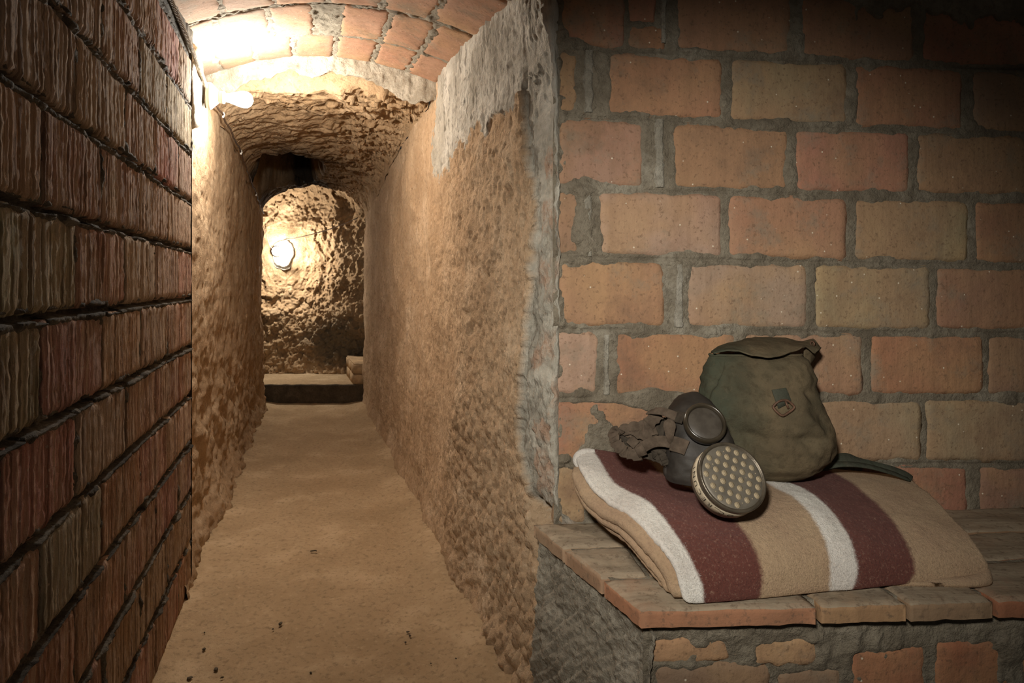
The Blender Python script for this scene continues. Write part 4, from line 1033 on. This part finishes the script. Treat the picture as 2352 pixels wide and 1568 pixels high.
# head harness
strap('strap', [(1553, 956, 1.200), (1538, 950, 1.205), (1519, 944, 1.215), (1503, 944, 1.226), (1490, 946, 1.240)], .0165, M['elastic'], up=[(0, -1, .2), (0, -.8, .6), (-.1, -.5, .9)])
strap('strap', [(1516, 948, 1.232), (1501, 961, 1.232), (1486, 975, 1.236), (1466, 982, 1.245), (1440, 986, 1.255), (1420, 988, 1.262)], .024, M['elastic'], crinkle=.0014, up=[(.2, -1, .2), (0, -.9, .5), (0, -.7, .7)])
strap('strap_tab', [(1539, 962, 1.188), (1538, 975, 1.184), (1538, 990, 1.183), (1539, 1008, 1.184), (1541, 1024, 1.187)], np.interp(np.linspace(0, 1, 30), [0, .18, .35, .75, 1], [.008, .0215, .0225, .012, .003]), M['elastic'], n=30, up=(-.15, -1, .1))
strap('strap', [(1541, 1016, 1.186), (1522, 1013, 1.190), (1503, 1014, 1.196), (1488, 1020, 1.202), (1474, 1029, 1.208), (1466, 1038, 1.212)], .020, M['elastic'], up=[(0, -1, .2), (0, -1, .3), (-.2, -.9, .4)])
strap('strap_loop', [(1467, 1026, 1.206), (1472, 1036, 1.202), (1477, 1046, 1.206)], .017, M['elastic'], n=14, up=(-.3, -1, .2))
strap('strap', [(1474, 1044, 1.212), (1452, 1042, 1.215), (1434, 1036, 1.220), (1420, 1022, 1.226), (1411, 1006, 1.236), (1412, 992, 1.246), (1424, 986, 1.256)], .022, M['elastic'], crinkle=.0020, n=60, up=[(0, -.8, .7), (-.4, -.8, .4), (-.6, -.6, .5), (-.3, -.7, .6)])
strap('strap', [(1424, 988, 1.262), (1446, 994, 1.256), (1462, 1004, 1.248), (1476, 1012, 1.240), (1490, 1008, 1.236), (1506, 998, 1.234)], .019, M['elastic'], crinkle=.0018, up=[(0, -.8, .6), (.1, -.9, .3), (0, -.9, .4)])
strap('strap', [(1452, 985, 1.252), (1462, 995, 1.238), (1476, 999, 1.232), (1494, 992, 1.230), (1508, 988, 1.232)], .016, M['elastic'], crinkle=.0014, up=(0, -.9, .4))
strap('strap_end', [(1446, 1008, 1.236), (1454, 1015, 1.230), (1462, 1022, 1.226)], .018, M['elastic'], n=16, up=(.1, -1, .2))
strap('strap', [(1432, 998, 1.258), (1430, 1012, 1.254), (1440, 1026, 1.246), (1456, 1034, 1.238)], .02, M['elastic_dark'], crinkle=.0016, up=(.1, -1, .3))
strap('strap', [(1510, 1020, 1.215), (1506, 1032, 1.215), (1508, 1044, 1.214), (1520, 1056, 1.212), (1531, 1062, 1.212)], .016, M['elastic_dark'], crinkle=.0016, up=(-.2, -1, .2))
strap('strap', [(1524, 1024, 1.212), (1520, 1040, 1.210), (1526, 1054, 1.206), (1533, 1066, 1.206)], .014, M['elastic_dark'], crinkle=.0012, up=(-.3, -1, .1))
# dark crumpled head pad the straps are sewn to
hp = bspline_grid([[at(1428, 992, 1.268), at(1455, 984, 1.262), at(1490, 962, 1.252), at(1530, 958, 1.245)], [at(1424, 1012, 1.262), at(1455, 1008, 1.252), at(1495, 996, 1.246), at(1534, 994, 1.238)],
                   [at(1440, 1030, 1.250), at(1465, 1036, 1.240), at(1500, 1030, 1.232), at(1534, 1028, 1.230)], [at(1455, 1044, 1.238), at(1480, 1052, 1.228), at(1508, 1060, 1.220), at(1534, 1066, 1.218)]], 34, 40)
hp = hp + np.stack([.002 * fbm(hp, 45, 2), .006 * fbm(hp + 4, 50, 3), .002 * fbm(hp + 8, 45, 2)], -1)
shell('head_pad', hp, .003, M['elastic_dark'], mask)
# filter canister
fn = np.array([.19, -.80, .555]); fn /= np.linalg.norm(fn); fc = at(1683, 1094, 1.098)
FRD = .0585
M['can'] = m_plain('canister_metal', (.105, .085, .060), .35, .5, .45, nscale=35, var=.35, bump=.25)
M['plate'] = m_plain('canister_plate', (.155, .135, .105), .5, .4, .25, nscale=40, var=.18, bump=.2)
M['label'] = m_plain('paper_label', (.50, .42, .30), .8, .2, nscale=45, var=.28, bump=.2)
M['print'] = m_plain('label_print', (.035, .028, .02), .8, .2, bump=0)
can = obj('filter_canister', lathe_mesh('filter_canister', [(-.052, .0005), (-.052, .020), (-.046, .024), (-.044, .050), (-.040, .0575), (-.034, .0590), (-.0075, .0590), (-.005, .0602), (-.001, .0602), (.0012, .0590), (.0020, .0570), (.0012, .0552), (-.0012, .0540), (-.0014, .0535)], fc, fn, 72), M['can'], mask)
obj('face_plate', lathe_mesh('face_plate', [(-.0014, .0537), (-.0006, .0520), (0, .050), (.0002, .03), (.0002, .0003)], fc, fn, 64), M['plate'], can)
obj('label_band', lathe_mesh('label_band', [(-.029, .0591), (-.0285, .0596), (-.0115, .0596), (-.011, .0591)], fc, fn, 72), M['label'], can)
obj('connector', tube_mesh('connector', [fc - fn * .048, fc - fn * .075], .024, 20), M['can'], can)
up_ = np.array([0, 0, 1.0]); right_ = np.cross(fn, up_) * -1; right_ /= np.linalg.norm(right_); up2 = np.cross(right_, fn) * -1; up2 /= np.linalg.norm(up2)
if right_[0] < 0: right_ = -right_
if up2[2] < 0: up2 = -up2
th0 = math.radians(-28); ax_ = right_ * math.cos(th0) + up2 * math.sin(th0); ay_ = -right_ * math.sin(th0) + up2 * math.cos(th0)
def m_gauze():
    m, t, b = nt('gauze', .7, .3); k = NB(t)
    tc = k.n('ShaderNodeTexCoord'); ck = k.n('ShaderNodeTexChecker'); ck.inputs['Scale'].default_value = 900
    k.link(tc.outputs['Object'], ck.inputs['Vector']); c = k.mix(ck.outputs['Fac'], (.46, .37, .235), (.20, .155, .10)); k.link(c, b.inputs['Base Color']); return m
M['gauze'] = m_gauze()
pit = .0150; hme = None
for i in range(-3, 4):
    for j in range(-3, 4):
        if i * i + j * j > 10: continue
        c = fc + ax_ * i * pit + ay_ * j * pit
        if hme is None:
            hme = lathe_mesh('gauze_hole', [(.0000, .0052), (.0005, .0052), (.0005, .0001)], (0, 0, 0), fn, 18)
        o = obj('gauze_hole', hme, M['gauze'], can, loc=tuple(float(x) for x in c), smooth=False)
# raised rib between the holes and the rim: tiny rivets
for k_, (i, j) in enumerate([(2.55, -1.55), (2.5, 1.5), (-1.5, 2.5), (-2.5, -1.4), (1.5, -2.55), (-1.6, -2.5), (1.5, .5), (-2.45, .45)]):
    c = fc + ax_ * i * pit + ay_ * j * pit
    obj('rivet', lathe_mesh('rivet', [(0, .0011), (.0006, .0009), (.0008, .0001)], c, fn, 8), M['gauze'], can)
# lettering around the label
def wrap_text(txt, size, ang0, d0, parent, step=1):
    cu = bpy.data.curves.new('lettering', 'FONT'); cu.body = txt; cu.size = size; cu.align_x = 'LEFT'; cu.resolution_u = 2
    tmp = bpy.data.objects.new('lettering_tmp', cu); COL.objects.link(tmp)
    dg = bpy.context.evaluated_depsgraph_get(); dg.update()
    me = bpy.data.meshes.new_from_object(tmp.evaluated_get(dg)); bpy.data.objects.remove(tmp)
    n = len(me.vertices); v = np.empty(n * 3, np.float32); me.vertices.foreach_get('co', v); v = v.reshape(-1, 3)
    r = .0599; a = ang0 - v[:, 0] / r
    P_ = fc + fn * (d0 - v[:, 1])[:, None] + r * (np.cos(a)[:, None] * right_ + np.sin(a)[:, None] * up2)
    me.vertices.foreach_set('co', P_.astype(np.float32).ravel()); me.update(); me.name = 'lettering'
    return obj('lettering', me, M['print'], parent, smooth=False)
wrap_text('O C   R E C U N I', .0150, math.radians(262), -.0150, can)
wrap_text('IIIIIIII', .0050, math.radians(236), -.0120, can)

# ---------------------------------------------------------------- loose pebbles and a chip of wood on the corridor floor
M['pebble'] = m_plain('pebble', (.12, .095, .065), .9, .2, nscale=90, var=.3, bump=.4)
rp = np.random.RandomState(11)
PEB = [(272, 862, 16, 'flat dark pebble beside the left brick wall, farthest of the larger ones there'), (340, 980, 18, 'elongated grey pebble near the bottom edge, standing off the left wall foot'),
 (190, 1030, 20, 'largest pebble at the bottom edge beside the left brick wall'), (375, 1025, 12, 'small round pebble at the bottom edge, rightmost of the group by the left wall'),
 (85, 980, 9, 'tiny pebble touching the foot of the left brick wall'), (710, 717, 20, 'dark angular pebble on the floor left of its middle, well clear of the walls'),
 (668, 745, 9, 'tiny pebble just left and in front of the angular pebble'), (1455, 785, 14, 'round dark pebble right of the floor middle, nearer of a touching pair'),
 (1443, 762, 12, 'dark pebble right of the floor middle, farther of a touching pair'), (1430, 822, 10, 'small pebble lying just in front of the touching pair'),
 (885, 998, 12, 'small pebble near the bottom edge in the middle of the floor'), (1575, 943, 8, 'tiny pebble near the bottom edge between the middle and the right earth wall'),
 (1720, 915, 9, 'tiny pebble closest to the right earth wall'), (275, 765, 8, 'tiny pebble behind the flat one near the left brick wall')]
for (cx, cy, wpx, lab) in PEB:
    px_, py_ = 360 + cx / 2.502, 1150 + cy / 2.502; Y = F * CAMH / (py_ - 651); w = wpx / 2.502 / F * Y * .75
    a, t_ = np.meshgrid(np.linspace(0, 2 * np.pi, 10, endpoint=False), np.linspace(.06, np.pi - .06, 7)); off = rp.rand(3) * 20
    d = np.stack([np.cos(a) * np.sin(t_), np.sin(a) * np.sin(t_), np.cos(t_)], -1); d = d * (1 + .45 * fbm(d * .9 + off, 1, 2))[..., None]
    d = d * np.array([w, w * rp.uniform(.6, .9), w * .5])
    o = grid_obj('pebble', d, M['pebble'], wrap_w=True, flip=True); o.location = ((px_ - 1176) / F * Y, Y, .004 + w * .25)
    o.rotation_euler = (0, 0, rp.rand() * 3); tag(o, lab, 'pebble', 'pebbles on the corridor floor')
px_, py_ = 360 + 900 / 2.502, 1150 + 300 / 2.502; Y = F * CAMH / (py_ - 651); X_ = (px_ - 1176) / F * Y
tw_ = obj('wood_chip', ribbon_mesh('wood_chip', smooth_path([(-.012, .004, .0), (-.004, .001, .002), (.006, .001, .0035), (.013, -.003, .003)], 8), (0, 0, 1), np.array([.003, .005, .0055, .005, .005, .0045, .004, .002]), .003), M['pebble'], loc=(X_, Y, .006), smooth=False)
tag(tw_, 'tiny splinter of wood lying in the middle of the corridor floor', 'wood chip')
